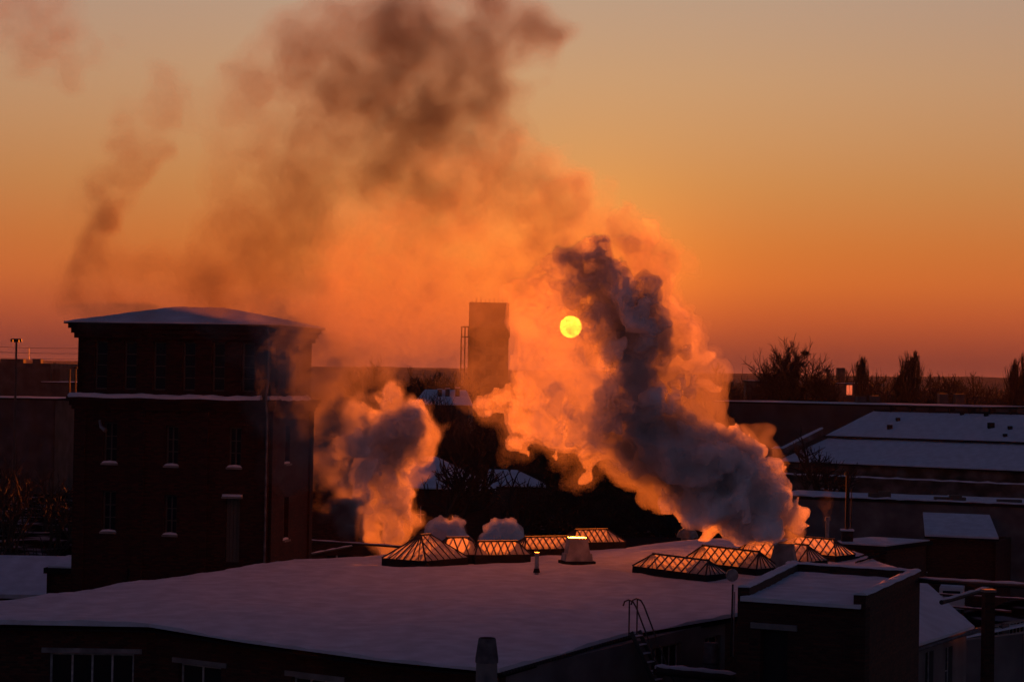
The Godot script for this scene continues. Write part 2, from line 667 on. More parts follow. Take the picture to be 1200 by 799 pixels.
func stirred(base: PackedFloat32Array, n: Vector3i, lo: Vector3, cell: float, stir: float, stir_size: float, ragged: float, grain: float, number: int) -> PackedFloat32Array:
	var big := FastNoiseLite.new()
	big.seed = number
	big.noise_type = FastNoiseLite.TYPE_SIMPLEX_SMOOTH
	big.frequency = 1.0 / stir_size
	big.fractal_type = FastNoiseLite.FRACTAL_FBM
	big.fractal_octaves = 3
	var fine := FastNoiseLite.new()
	fine.seed = number + 91
	fine.noise_type = FastNoiseLite.TYPE_SIMPLEX
	fine.frequency = 1.0 / grain
	fine.fractal_type = FastNoiseLite.FRACTAL_FBM
	fine.fractal_octaves = 4
	fine.fractal_gain = 0.55
	slabs = []
	slabs.resize(n.z)
	# blocks of cells that no puff can reach are left out
	var side := 6
	var m := Vector3i(n.x / side + 1, n.y / side + 1, n.z / side + 1)
	var grow := int(ceil(stir / cell / side))
	var live := PackedByteArray()
	live.resize(m.x * m.y * m.z)
	for k in range(0, n.z, 2):
		for j in range(0, n.y, 2):
			var row := (k * n.y + j) * n.x
			for i in range(0, n.x, 2):
				if base[row + i] > 0.0 and live[((k / side) * m.y + j / side) * m.x + i / side] != 1:
					live[((k / side) * m.y + j / side) * m.x + i / side] = 1
	var wide := live.duplicate()
	for k in m.z:
		for j in m.y:
			for i in m.x:
				if live[(k * m.y + j) * m.x + i] == 1:
					for c in range(maxi(0, k - grow), mini(m.z, k + grow + 1)):
						for b in range(maxi(0, j - grow), mini(m.y, j + grow + 1)):
							for d in range(maxi(0, i - grow), mini(m.x, i + grow + 1)):
								wide[(c * m.y + b) * m.x + d] = 1
	var work := func(k: int) -> void:
		var out := PackedFloat32Array()
		out.resize(n.x * n.y)
		var reach := stir / cell
		if k == 0 or k == n.z - 1:
			slabs[k] = out
			return
		for j in range(1, n.y - 1):
			var blocks := ((k / side) * m.y + j / side) * m.x
			for i in range(1, n.x - 1):
				if wide[blocks + i / side] == 0:
					continue
				var p := lo + Vector3(i, j, k) * cell
				var u := i + reach * big.get_noise_3dv(p)
				var v := j + reach * big.get_noise_3d(p.x + 31.7, p.y - 11.3, p.z)
				var w := k + reach * big.get_noise_3d(p.x - 17.1, p.y, p.z + 53.9)
				var a := int(u)
				var b := int(v)
				var c := int(w)
				if u < 0.0 or v < 0.0 or w < 0.0 or a >= n.x - 1 or b >= n.y - 1 or c >= n.z - 1:
					continue
				var at := (c * n.y + b) * n.x + a
				var up := n.x
				var back := n.x * n.y
				var fu := u - a
				var fv := v - b
				var near := lerpf(lerpf(base[at], base[at + 1], fu), lerpf(base[at + up], base[at + up + 1], fu), fv)
				at += back
				var far := lerpf(lerpf(base[at], base[at + 1], fu), lerpf(base[at + up], base[at + up + 1], fu), fv)
				var d := lerpf(near, far, w - c)
				if d > 0.0:
					d *= 1.0 + ragged * fine.get_noise_3dv(p)
				out[j * n.x + i] = d
		slabs[k] = out
	var job := WorkerThreadPool.add_group_task(work, n.z)
	WorkerThreadPool.wait_for_group_task_completion(job)
	var field := PackedFloat32Array()
	for s in slabs:
		field.append_array(s)
	slabs = []
	return field


func shell(f: PackedFloat32Array, n: Vector3i, lo: Vector3, cell: float, level: float, first: PackedInt32Array, last: PackedInt32Array, most: PackedFloat32Array) -> ArrayMesh:
	# surface nets: one vertex in each cell that the surface crosses, one quad round each crossed edge
	var verts := PackedVector3Array()
	var index := PackedInt32Array()
	var place := PackedInt32Array()
	place.resize(n.x * n.y * n.z)
	var dx := 1
	var dy := n.x
	var dz := n.x * n.y
	for k in n.z - 1:
		for j in n.y - 1:
			var q0 := k * n.y + j
			var q1 := q0 + n.y
			if maxf(maxf(most[q0], most[q0 + 1]), maxf(most[q1], most[q1 + 1])) <= level:
				continue
			var from := maxi(0, mini(mini(first[q0], first[q0 + 1]), mini(first[q1], first[q1 + 1])) - 1)
			var to := mini(n.x - 2, maxi(maxi(last[q0], last[q0 + 1]), maxi(last[q1], last[q1 + 1])))
			var at := q0 * n.x + from - 1
			for i in range(from, to + 1):
				at += 1
				var a := f[at] - level
				var b := f[at + 1] - level
				var c := f[at + dy] - level
				var d := f[at + dy + 1] - level
				var e := f[at + dz] - level
				var g := f[at + dz + 1] - level
				var h := f[at + dz + dy] - level
				var m := f[at + dz + dy + 1] - level
				var inside := int(a > 0.0) + int(b > 0.0) + int(c > 0.0) + int(d > 0.0) + int(e > 0.0) + int(g > 0.0) + int(h > 0.0) + int(m > 0.0)
				if inside == 0 or inside == 8:
					continue
				var sum := Vector3.ZERO
				var count := 0
				if (a > 0.0) != (b > 0.0):
					sum += Vector3(a / (a - b), 0, 0); count += 1
				if (c > 0.0) != (d > 0.0):
					sum += Vector3(c / (c - d), 1, 0); count += 1
				if (e > 0.0) != (g > 0.0):
					sum += Vector3(e / (e - g), 0, 1); count += 1
				if (h > 0.0) != (m > 0.0):
					sum += Vector3(h / (h - m), 1, 1); count += 1
				if (a > 0.0) != (c > 0.0):
					sum += Vector3(0, a / (a - c), 0); count += 1
				if (b > 0.0) != (d > 0.0):
					sum += Vector3(1, b / (b - d), 0); count += 1
				if (e > 0.0) != (h > 0.0):
					sum += Vector3(0, e / (e - h), 1); count += 1
				if (g > 0.0) != (m > 0.0):
					sum += Vector3(1, g / (g - m), 1); count += 1
				if (a > 0.0) != (e > 0.0):
					sum += Vector3(0, 0, a / (a - e)); count += 1
				if (b > 0.0) != (g > 0.0):
					sum += Vector3(1, 0, b / (b - g)); count += 1
				if (c > 0.0) != (h > 0.0):
					sum += Vector3(0, 1, c / (c - h)); count += 1
				if (d > 0.0) != (m > 0.0):
					sum += Vector3(1, 1, d / (d - m)); count += 1
				verts.append(lo + (Vector3(i, j, k) + sum / count) * cell)
				place[at] = verts.size()
				if i > 0 and j > 0 and k > 0:
					var q := a > 0.0
					if q != (b > 0.0):
						ring(index, place[at], place[at - dy], place[at - dy - dz], place[at - dz], q)
					if q != (c > 0.0):
						ring(index, place[at], place[at - dz], place[at - dz - dx], place[at - dx], q)
					if q != (e > 0.0):
						ring(index, place[at], place[at - dx], place[at - dx - dy], place[at - dy], q)
	index = without_scraps(index, verts.size(), mini(500, index.size() / 60))
	if index.is_empty():
		return null
	var arrays := []
	arrays.resize(Mesh.ARRAY_MAX)
	arrays[Mesh.ARRAY_VERTEX] = verts
	arrays[Mesh.ARRAY_INDEX] = index
	var me := ArrayMesh.new()
	me.add_surface_from_arrays(Mesh.PRIMITIVE_TRIANGLES, arrays)
	return me


func ring(index: PackedInt32Array, a: int, b: int, c: int, d: int, out: bool) -> void:
	if not out:
		index.append_array(PackedInt32Array([a - 1, b - 1, c - 1, a - 1, c - 1, d - 1]))
	else:
		index.append_array(PackedInt32Array([a - 1, c - 1, b - 1, a - 1, d - 1, c - 1]))


# leaves out loose scraps of fewer than so many triangles
func without_scraps(index: PackedInt32Array, count: int, fewest: int) -> PackedInt32Array:
	var up := PackedInt32Array(range(count))
	for t in range(0, index.size(), 3):
		var a := index[t]
		while up[a] != a:
			up[a] = up[up[a]]
			a = up[a]
		for k in [1, 2]:
			var b := index[t + k]
			while up[b] != b:
				up[b] = up[up[b]]
				b = up[b]
			if a < b:
				up[b] = a
			else:
				up[a] = b
				a = b
	var size := PackedInt32Array()
	size.resize(count)
	for i in count:
		var a := i
		while up[a] != a:
			a = up[a]
		up[i] = a
	for t in range(0, index.size(), 3):
		size[up[index[t]]] += 1
	var out := PackedInt32Array()
	for t in range(0, index.size(), 3):
		if size[up[index[t]]] >= fewest:
			out.append(index[t])
			out.append(index[t + 1])
			out.append(index[t + 2])
	return out



# ------------------------------------------------------------------ the flat-roofed workshop and what stands on it

func roof_height(p: Vector2) -> float:
	return 7.164 - 0.027 * p.y


func on_roof(p: Vector3) -> Vector3:
	return Vector3(p.x, 7.164 - 0.027 * p.z, p.z)


# the snow lies lower along seams of the roofing and round whatever stands on it, and drifts beside it
func snow_height(p: Vector2) -> float:
	var y := roof_height(p)
	for s in snow_marks:
		var a := Vector2(s[0].x, s[0].z)
		var b := Vector2(s[1].x, s[1].z)
		var d := Geometry2D.get_closest_point_to_segment(p, a, b).distance_to(p)
		y -= float(s[3]) * exp(-pow(d / float(s[2]), 4.0))
	return y


var snow_marks := [
	[Vector3(-3.15, 9.40, -82.88), Vector3(-1.45, 9.50, -86.45), 0.22, 0.07], [Vector3(-2.60, 9.36, -81.27), Vector3(-1.80, 9.41, -83.07), 0.22, 0.06], [Vector3(4.24, 9.85, -99.55), Vector3(6.76, 9.97, -104.00), 0.25, 0.07], [Vector3(1.34, 9.41, -83.04), Vector3(3.31, 9.50, -86.63), 0.22, 0.06], [Vector3(4.68, 9.70, -94.02), Vector3(5.16, 9.46, -85.09), 0.22, 0.05], [Vector3(-6.59, 9.48, -85.94), Vector3(-4.03, 9.60, -90.22), 0.25, 0.05],
	[Vector3(-4.25, 9.73, -95.09), Vector3(-2.23, 9.74, -95.43), 1.5, 0.08], [Vector3(-1.23, 9.79, -97.25), Vector3(0.36, 9.80, -97.52), 1.15, 0.08], [Vector3(0.87, 9.86, -100.03), Vector3(2.38, 9.88, -100.64), 1.15, 0.08], [Vector3(2.81, 9.95, -103.29), Vector3(4.38, 9.97, -103.95), 1.15, 0.08], [Vector3(5.85, 9.70, -93.90), Vector3(7.45, 9.62, -90.86), 1.3, 0.08], [Vector3(8.03, 9.78, -96.81), Vector3(9.61, 9.68, -93.27), 1.3, 0.08], [Vector3(2.77, 9.76, -96.26), Vector3(2.80, 9.76, -96.26), 0.9, 0.08], [Vector3(1.11, 9.66, -92.52), Vector3(1.15, 9.66, -92.53), 0.35, 0.08],
	[Vector3(-1.17, 9.68, -93.07), Vector3(1.52, 9.75, -95.73), 0.9, -0.07], [Vector3(3.50, 9.70, -93.83), Vector3(4.62, 9.67, -92.78), 0.8, -0.08], [Vector3(-5.12, 9.66, -92.43), Vector3(-3.08, 9.61, -90.66), 0.9, -0.06], [Vector3(-9.00, 9.47, -85.57), Vector3(-5.77, 9.66, -92.33), 1.6, -0.08], [Vector3(-0.94, 9.25, -77.26), Vector3(3.05, 9.35, -81.13), 1.4, -0.07], [Vector3(-11.29, 9.33, -80.27), Vector3(-7.36, 9.27, -78.11), 1.5, -0.07]]


func workshop() -> void:
	var b := thing("workshop_building", "low brick workshop with a wide snow-covered roof in the foreground", "building", Vector3(0, 0, 0))
	var edge := [Vector3(-24, 0, -76.0), Vector3(-16.1, 0, -76.05), Vector3(-11.4, 0, -76.05), Vector3(-8.03, 9.13, -72.90), Vector3(-3.55, 9.04, -69.47), Vector3(-0.20, 8.99, -67.70), Vector3(3.97, 9.22, -76.24), Vector3(7.68, 9.35, -81.09), Vector3(10.6, 0, -86.0), Vector3(13.4, 0, -91.2), Vector3(15.88, 9.75, -95.83), Vector3(14.93, 9.96, -103.57), Vector3(14.09, 10.09, -108.47), Vector3(10.30, 10.12, -109.42), Vector3(4.40, 9.96, -103.58), Vector3(0.15, 9.89, -100.98), Vector3(-5.12, 9.83, -98.64), Vector3(-8.61, 9.76, -96.33), Vector3(-10.98, 9.64, -91.79), Vector3(-15.24, 9.45, -84.63), Vector3(-17.19, 9.35, -81.08), Vector3(-24, 0, -82.0)]
	part("snow_roof", sheet(edge, snow_height, 0.32, 0.16, 0.12, 4), mats.snow, b)
	# the boarded eaves under the snow
	var inner := []
	for p in edge:
		inner.append(Vector3(p.x, 0, p.z).lerp(Vector3(0, 0, -88), 0.006))
	part("roof_deck", sheet(inner, func(p: Vector2) -> float: return roof_height(p) - 0.24, 3.0, 0.10, 0.0, 5), mats.tar, b)
	var a0 := Vector3(-24, 0, -76.35)
	var a1 := Vector3(-11.19, 0, -76.35)
	var a2 := Vector3(-0.22, 0, -68.15)
	var a3 := Vector3(7.42, 0, -81.24)
	var a4 := Vector3(15.4, 0, -95.7)
	var left := [[9.4, 12.1, 6.5, 8.16]]
	var front := [[1.0, 2.85, 6.3, 7.98], [5.8, 7.7, 6.3, 7.98], [10.4, 12.0, 4.0, 5.6]]
	var right := [[9.65, 11.8, 7.75, 8.62], [13.6, 14.8, 7.3, 8.62]]
	part("wall", wall_shape(a0, a1, 8.95, left), mats.brick, b)
	part("wall", wall_shape(a1, a2, 8.95, front, 0.35, -0.22), mats.brick, b)
	part("wall", wall_shape(a2, a3, 8.73, right, 0.35, 0.35), mats.render_wall, b)
	part("wall", wall_shape(a3, a4, 9.08, [], 0.35, 0.39), mats.brick, b)
	# the rear walls follow the eaves
	for i in range(10, edge.size() - 1):
		var p: Vector3 = (edge[i] as Vector3).lerp(Vector3(0, 0, -88), 0.02)
		var q: Vector3 = (edge[i + 1] as Vector3).lerp(Vector3(0, 0, -88), 0.02)
		p.y = 0.0
		q.y = 0.0
		var h0 := roof_height(Vector2(p.x, p.z)) - 0.26
		part("wall", wall_shape(p, q, h0, [], 0.3, roof_height(Vector2(q.x, q.z)) - 0.26 - h0), mats.brick, b)
	window(b, wall_frame(a0, a1), left[0], 4, 1, mats.white_paint)
	window(b, wall_frame(a1, a2), front[0], 2, 1, mats.white_paint)
	window(b, wall_frame(a1, a2), front[1], 3, 1, mats.white_paint)
	window(b, wall_frame(a1, a2), front[2], 2, 1, mats.white_paint)
	window(b, wall_frame(a2, a3), right[0], 4, 1, mats.white_paint, false)
	window(b, wall_frame(a2, a3), right[1], 2, 1, mats.white_paint, false)
	# lintels over the windows of the long front
	for w in [[a0, a1, left[0]], [a1, a2, front[0]], [a1, a2, front[1]]]:
		var s := Shape.new()
		s.xf = wall_frame(w[0], w[1])
		s.between(Vector3(w[2][0] - 0.25, w[2][3] + 0.002, -0.02), Vector3(w[2][1] + 0.25, w[2][3] + 0.16, 0.05))
		part("lintel", s, mats.concrete, b)
	# ends of the corrugated sheets under the snow along the right-hand eaves
	var c := Shape.new()
	for i in 46:
		var p := (Vector3(-0.13, 9.00, -67.87)).lerp(Vector3(3.91, 9.22, -76.24), i / 45.0)
		c.tube([p + Vector3(0.10, -0.20, 0.05), p + Vector3(-0.6, -0.18, -0.35)], [0.055, 0.055], 6)
	part("corrugated_edge", c, mats.steel, b).set_meta("kind", "stuff")
	# bare strips where the wind has taken the snow from the seams of the roofing felt
	for q in [[Vector3(14.16, 9.84, -99.17), Vector3(15.49, 9.91, -101.84), 0.10], [Vector3(15.41, 9.91, -101.83), Vector3(16.22, 9.95, -103.05), 0.10], [Vector3(14.22, 9.81, -97.83), Vector3(15.62, 9.89, -100.80), 0.12], [Vector3(15.07, 9.86, -100.01), Vector3(16.22, 9.93, -102.33), 0.09]]:
		var s := Shape.new()
		var p: Vector3 = q[0]
		var r: Vector3 = q[1]
		var w: float = q[2]
		for i in 7:
			var m0 := p.lerp(r, i / 7.0) + Vector3(0, 0.055, 0)
			var m1 := p.lerp(r, (i + 0.93) / 7.0) + Vector3(0, 0.055, 0)
			s.bar(m0, m1, w * (0.7 + 0.5 * sin(i * 2.3 + w * 40.0)), 0.05)
		part("roof_seam", s, mats.tar, b)


func skylight(label: String, at: Vector3, turn: float, long: float, wide: float, high: float, ridge: float, bars: int, end_bars: int, lean := 0.0) -> void:
	var o := thing("skylight", label, "skylight", on_roof(at) + Vector3(0, 0.02, 0), turn, "glazed skylights on the snowy workshop roof")
	o.rotation_degrees.z = lean
	var curb := 0.2
	var s := Shape.new()
	s.between(Vector3(-long / 2, -0.3, wide / 2 - 0.10), Vector3(long / 2, curb, wide / 2))
	s.between(Vector3(-long / 2, -0.3, -wide / 2), Vector3(long / 2, curb, -wide / 2 + 0.10))
	s.between(Vector3(-long / 2, -0.3, -wide / 2 + 0.10), Vector3(-long / 2 + 0.10, curb - 0.003, wide / 2 - 0.10))
	s.between(Vector3(long / 2 - 0.10, -0.3, -wide / 2 + 0.10), Vector3(long / 2, curb - 0.003, wide / 2 - 0.10))
	part("curb", s, mats.tar, o)
	var r0 := Vector3(-ridge / 2, high, 0)
	var r1 := Vector3(ridge / 2, high, 0)
	var k := Shape.new()
	k.bar(r0 + Vector3(-0.05, 0, 0), r1 + Vector3(0.05, 0, 0), 0.09, 0.07)
	part("ridge_bar", k, mats.bar_paint, o)
	for c in [[r0, Vector3(-long / 2, curb, wide / 2)], [r0, Vector3(-long / 2, curb, -wide / 2)], [r1, Vector3(long / 2, curb, wide / 2)], [r1, Vector3(long / 2, curb, -wide / 2)]]:
		var h := Shape.new()
		h.bar(c[0], c[1], 0.06, 0.055)
		part("hip_bar", h, mats.bar_paint, o)
	# the glazing: on each slope, bars run straight up from the curb until they meet the ridge or a hip
	for side in 4:
		var n: int = bars if side < 2 else end_bars
		var foot := []
		var head := []
		for i in n + 1:
			var t := float(i) / n
			if side < 2:
				var z := wide / 2 * (1.0 if side == 0 else -1.0)
				var x := lerpf(-long / 2, long / 2, t)
				var hip := (long - ridge) / 2
				var f := clampf((long / 2 - absf(x)) / hip, 0.0, 1.0)
				foot.append(Vector3(x, curb, z))
				head.append(Vector3(x, lerpf(curb, high, f), z * (1.0 - f)))
			else:
				var x := long / 2 * (1.0 if side == 2 else -1.0)
				var z := lerpf(-wide / 2, wide / 2, t)
				foot.append(Vector3(x, curb, z))
				head.append(Vector3(ridge / 2 * signf(x), high, 0))
		for i in n + 1:
			if i > 0 and i < n:
				var g := Shape.new()
				g.bar(foot[i], head[i], 0.04, 0.05)
				part("glazing_bar", g, mats.bar_paint, o)
			if i < n:
				var p := Shape.new()
				var q := [foot[i], foot[i + 1], head[i + 1], head[i]]
				if (side == 1) or (side == 2):
					q.reverse()
				if (q[0] as Vector3).distance_to(q[3]) > 0.01 and (q[2] as Vector3).distance_to(q[3]) > 0.01:
					p.tri(q[0], q[2], q[3])
				if (q[0] as Vector3).distance_to(q[1]) > 0.01 and (q[1] as Vector3).distance_to(q[2]) > 0.01:
					p.tri(q[0], q[1], q[2])
				part("pane", p, mats.wired_glass, o)


func skylights() -> void:
	skylight("leftmost and tallest skylight, a broad glowing glass hip beside the small steam plume", Vector3(-3.31, 9.74, -95.25), 56, 2.9, 2.15, 1.12, 0.6, 7, 6)
	skylight("small skylight half hidden behind the tall leftmost glass hip", Vector3(-2.06, 9.79, -97.11), 22, 2.0, 1.5, 0.85, 0.9, 5, 4)
	skylight("glowing skylight right of the tall leftmost one, in front of the round steam puff", Vector3(-0.44, 9.79, -97.38), 20, 2.4, 1.35, 0.70, 1.65, 8, 4)
	skylight("glowing skylight in the back row just left of the white vent box", Vector3(1.58, 9.87, -100.15), 26, 2.7, 1.4, 0.66, 1.9, 9, 4)
	skylight("farthest skylight of the left row, showing above and behind the white vent box", Vector3(3.59, 9.96, -103.43), 27, 2.6, 1.4, 0.70, 1.5, 9, 4)
	skylight("nearest glowing skylight of the right row, lowest on the open snow", Vector3(6.66, 9.66, -92.50), -40, 3.5, 1.5, 0.68, 2.6, 9, 5, -2.2)
	skylight("second skylight of the right row, long and bright, above the round dish on a pole", Vector3(8.83, 9.73, -95.01), -40, 3.6, 1.6, 0.80, 2.7, 9, 5, -2.0)
	skylight("skylight partly hidden behind the tapered concrete vent that gives off steam", Vector3(11.10, 9.81, -97.98), -38, 3.7, 1.6, 0.80, 2.6, 9, 5, -1.6)
	skylight("rearmost skylight of the right row, at the foot of the thick steam plume", Vector3(12.82, 9.87, -100.32), -38, 3.1, 1.6, 0.80, 1.9, 8, 5, -1.4)


func frustum(s: Shape, low: Vector2, high: Vector2, y0: float, y1: float) -> Shape:
	var p := [Vector3(-low.x, y0, low.y), Vector3(low.x, y0, low.y), Vector3(low.x, y0, -low.y), Vector3(-low.x, y0, -low.y)]
	var q := [Vector3(-high.x, y1, high.y), Vector3(high.x, y1, high.y), Vector3(high.x, y1, -high.y), Vector3(-high.x, y1, -high.y)]
	for i in 4:
		s.quad(p[i], p[(i + 1) % 4], q[(i + 1) % 4], q[i])
	s.quad(q[0], q[1], q[2], q[3])
	return s.quad(p[3], p[2], p[1], p[0])


func roof_furniture() -> void:
	var v := thing("vent_box", "white two-stage vent box with a shining metal cap in the middle of the roof", "roof vent", on_roof(Vector3(2.77, 9.76, -96.26)), 12)
	part("base_slab", Shape.new().between(Vector3(-0.66, -0.1, -0.5), Vector3(0.66, 0.10, 0.5)), mats.tar, v)
	part("lower_box", frustum(Shape.new(), Vector2(0.56, 0.42), Vector2(0.53, 0.40), 0.102, 0.40), mats.pale_concrete, v)
	part("upper_box", frustum(Shape.new(), Vector2(0.46, 0.36), Vector2(0.36, 0.30), 0.402, 0.98), mats.pale_concrete, v)
	part("metal_cap", frustum(Shape.new(), Vector2(0.38, 0.32), Vector2(0.34, 0.28), 0.982, 1.03), mats.bright_metal, v)

	var p := thing("vent_pipe", "thin grey vent pipe standing left of the white vent box", "pipe", on_roof(Vector3(1.11, 9.66, -92.52)))
	part("pipe", Shape.new().tube([Vector3(0, -0.1, 0), Vector3(0, 0.74, 0)], [0.085, 0.085], 14), mats.zinc, p)
	part("collar", Shape.new().tube([Vector3(0, 0, 0), Vector3(0, 0.16, 0)], [0.14, 0.10], 14), mats.tar, p)
	part("rim", Shape.new().tube([Vector3(0, 0.70, 0), Vector3(0, 0.78, 0)], [0.105, 0.105], 14), mats.zinc, p)

	var c := thing("concrete_vent", "tapered concrete vent on the right of the roof, giving off the thick steam", "roof vent", on_roof(Vector3(10.93, 9.72, -94.72)), -14)
	part("shaft", frustum(Shape.new(), Vector2(0.60, 0.5), Vector2(0.36, 0.34), -0.2, 1.02), mats.concrete, c)
	part("rim", Shape.new().between(Vector3(-0.39, 1.022, -0.37), Vector3(0.39, 1.09, 0.37)), mats.concrete, c)
	part("opening", Shape.new().between(Vector3(-0.28, 1.092, -0.26), Vector3(0.28, 1.10, 0.26)), mats.dark, c)

	var d := thing("dish_pole", "round grey dish on a thin pole at the eaves by the brick stair house", "antenna", Vector3(7.47, 9.44, -79.60))
	part("pole", Shape.new().tube([Vector3(0, -1.4, 0), Vector3(0.03, 1.0, 0)], [0.03, 0.03], 8), mats.steel, d)
	part("second_pole", Shape.new().tube([Vector3(0.075, -1.4, 0), Vector3(0.09, 0.75, 0)], [0.022, 0.022], 8), mats.zinc, d)
	part("dish", Shape.new().tube([Vector3(0.0, 1.30, -0.05), Vector3(0.0, 1.30, 0.02), Vector3(0, 1.30, 0.06)], [0.12, 0.21, 0.205], 22), mats.zinc, d)

	# the steel ship's ladder over the eaves
	var l := thing("roof_ladder", "steel ladder with hooped handrails rising over the eaves to the roof", "ladder", Vector3(4.03, 9.20, -75.44))
	var out := Vector3(0.862, 0, 0.507)
	var along := Vector3(0.507, 0, -0.862)
	var down := (out * 0.55 + Vector3(0, -1.0, 0)).normalized()
	for s in [-0.27, 0.27]:
		var o: Vector3 = along * s + out * 0.02
		part("stringer", Shape.new().bar(o + Vector3(0, 0.06, 0), o + down * 4.6, 0.05, 0.13, out), mats.steel, l)
		part("handrail", Shape.new().tube([o + Vector3(0, 0.86, 0) - out * 0.30, o + Vector3(0, 1.0, 0) - out * 0.25, o + Vector3(0, 1.06, 0) - out * 0.12, o + Vector3(0, 1.02, 0) + out * 0.04, o + Vector3(0, 0.85, 0) + out * 0.16, o + down * 1.3 + out * 0.45, o + down * 4.2 + out * 0.5], [0.026, 0.026, 0.026, 0.026, 0.026, 0.026, 0.026], 8), mats.steel, l)
		part("post", Shape.new().tube([o + Vector3(0, -0.1, 0) - out * 0.08, o + Vector3(0, 1.05, 0) - out * 0.08], [0.024, 0.024], 8), mats.steel, l)
	for i in 15:
		var m := out * 0.05 + down * (0.12 + 0.3 * i)
		var tread := part("tread", Shape.new().bar(m - along * 0.25, m + along * 0.25, 0.16, 0.03), mats.steel, l)
		part("snow", Shape.new().bar(m - along * 0.23 + Vector3(0, 0.032, 0), m + along * 0.23 + Vector3(0, 0.032, 0), 0.13, 0.03), mats.snow, tread)

	# ducts at the right-hand wall
	var w := thing("metal_duct", "upright round metal duct against the workshop wall beside the windows", "duct", Vector3(6.63, 7.45, -77.50) * Vector3(1, 0, 1))
	part("lower_duct", Shape.new().tube([Vector3(0, 0, 0), Vector3(0, 7.35, 0)], [0.30, 0.30], 18), mats.dull_zinc, w)
	part("upper_duct", Shape.new().tube([Vector3(0, 7.36, 0), Vector3(0, 8.5, 0), Vector3(0, 8.72, 0)], [0.26, 0.25, 0.22], 18), mats.dull_zinc, w)
	part("band", Shape.new().tube([Vector3(0, 7.32, 0), Vector3(0, 7.40, 0)], [0.315, 0.315], 18), mats.steel, w)
	part("band", Shape.new().tube([Vector3(0, 8.02, 0), Vector3(0, 8.08, 0)], [0.27, 0.27], 18), mats.steel, w)
	snowy_pipe("pipe", "thick lagged pipe under the workshop windows with snow along its top", Vector3(4.64, 8.15, -74.50), Vector3(7.24, 7.83, -75.50), 0.15, "")

	var h := thing("chimney_pot", "round metal chimney standing in front of the nearest corner of the roof", "chimney", Vector3(-0.53, 9.42, -64.50) * Vector3(1, 0, 1))
	part("pipe", Shape.new().tube([Vector3(0, 0, 0), Vector3(0, 9.25, 0), Vector3(0, 9.5, 0)], [0.29, 0.29, 0.285], 20), mats.concrete, h)
	part("cowl", Shape.new().tube([Vector3(0, 9.5, 0), Vector3(0, 9.62, 0), Vector3(0, 10.14, 0), Vector3(0, 10.16, 0)], [0.31, 0.31, 0.235, 0.22], 20), mats.dull_zinc, h)
	part("opening", Shape.new().tube([Vector3(0, 10.162, 0), Vector3(0, 10.17, 0)], [0.20, 0.20], 20), mats.tar, h)


func snowy_pipe(called: String, label: String, a: Vector3, b: Vector3, r: float, group: String) -> void:
	var o := thing(called, label, "pipe", a, 0, group)
	var e := b - a
	part("pipe", Shape.new().tube([Vector3.ZERO, e], [r, r], 10), mats.steel, o)
	var pts := []
	var rad := []
	for i in 13:
		pts.append(e * (i / 12.0) + Vector3(0, r * 0.72 + 0.012 * sin(i * 2.1), 0))
		rad.append(r * (0.72 + 0.10 * sin(i * 1.7 + r * 50.0)) if i > 0 and i < 12 else r * 0.4)
	part("snow", Shape.new().tube(pts, rad, 8), mats.snow, o)


func stair_house() -> void:
	var o := thing("brick_stair_house", "square dark brick stair house with a snowy roof and low parapets, lower right", "building")
	var fl := Vector3(6.80, 10.90, -70.58)
	var fr := Vector3(10.28, 10.90, -68.56)
	var bl := Vector3(9.50, 10.90, -80.56)
	var br := Vector3(13.45, 10.90, -77.96)
	var y := fl.y
	var door := [0.75, 1.62, 4.0, 9.95]
	var g := func(p: Vector3) -> Vector3: return Vector3(p.x, 0, p.z)
	part("wall", wall_shape(g.call(fl), g.call(fr), y - 0.14, [door]), mats.dark_brick, o)
	part("wall", wall_shape(g.call(fr), g.call(br), y + 0.22, []), mats.dark_brick, o)
	part("wall", wall_shape(g.call(br), g.call(bl), y + 0.22, []), mats.dark_brick, o)
	part("wall", wall_shape(g.call(bl), g.call(fl), y + 0.22, []), mats.dark_brick, o)
	var f := wall_frame(fl, fr)
	f.origin.y = 0
	var s := Shape.new()
	s.xf = f
	s.between(Vector3(door[0] - 0.3, door[3] + 0.002, -0.05), Vector3(door[1] + 0.3, door[3] + 0.17, 0.06))
	part("lintel", s, mats.concrete, o)
	var d := Shape.new()
	d.xf = f
	d.between(Vector3(door[0], door[2], -0.30), Vector3(door[1], door[3], -0.24))
	part("door", d, mats.dark, o)
	# snow lying between the parapets, drooping over the open front edge
	var uf := (fr - fl).normalized()
	var ub := (bl - fl).normalized()
	var poly := [fl + uf * 0.12 - ub * 0.22, fr - uf * 0.14 - ub * 0.22, br - uf * 0.30 - ub * 0.3, bl + uf * 0.30 - ub * 0.3]
	part("snow_roof", sheet(poly, func(_p: Vector2) -> float: return y, 0.4, 0.16, 0.05, 14), mats.snow, o)
	# snow caps along the parapets
	for e in [[fl, bl, 0.30], [bl, br, 0.30], [br, fr, 0.34]]:
		var a: Vector3 = e[0]
		var b: Vector3 = e[1]
		var pts := []
		var rad := []
		var inward := ((fl + br) * 0.5 - (a + b) * 0.5)
		var across := (b - a).normalized().cross(Vector3.UP)
		inward = across * signf(across.dot(inward)) * 0.17
		for i in 15:
			pts.append(a.lerp(b, i / 14.0) + inward + Vector3(0, 0.235 + 0.012 * sin(i * 1.9 + a.x), 0))
			rad.append(0.16 if i > 0 and i < 14 else 0.12)
		part("parapet_snow", flattened(pts, e[2] * 0.62, 0.075), mats.snow, o)


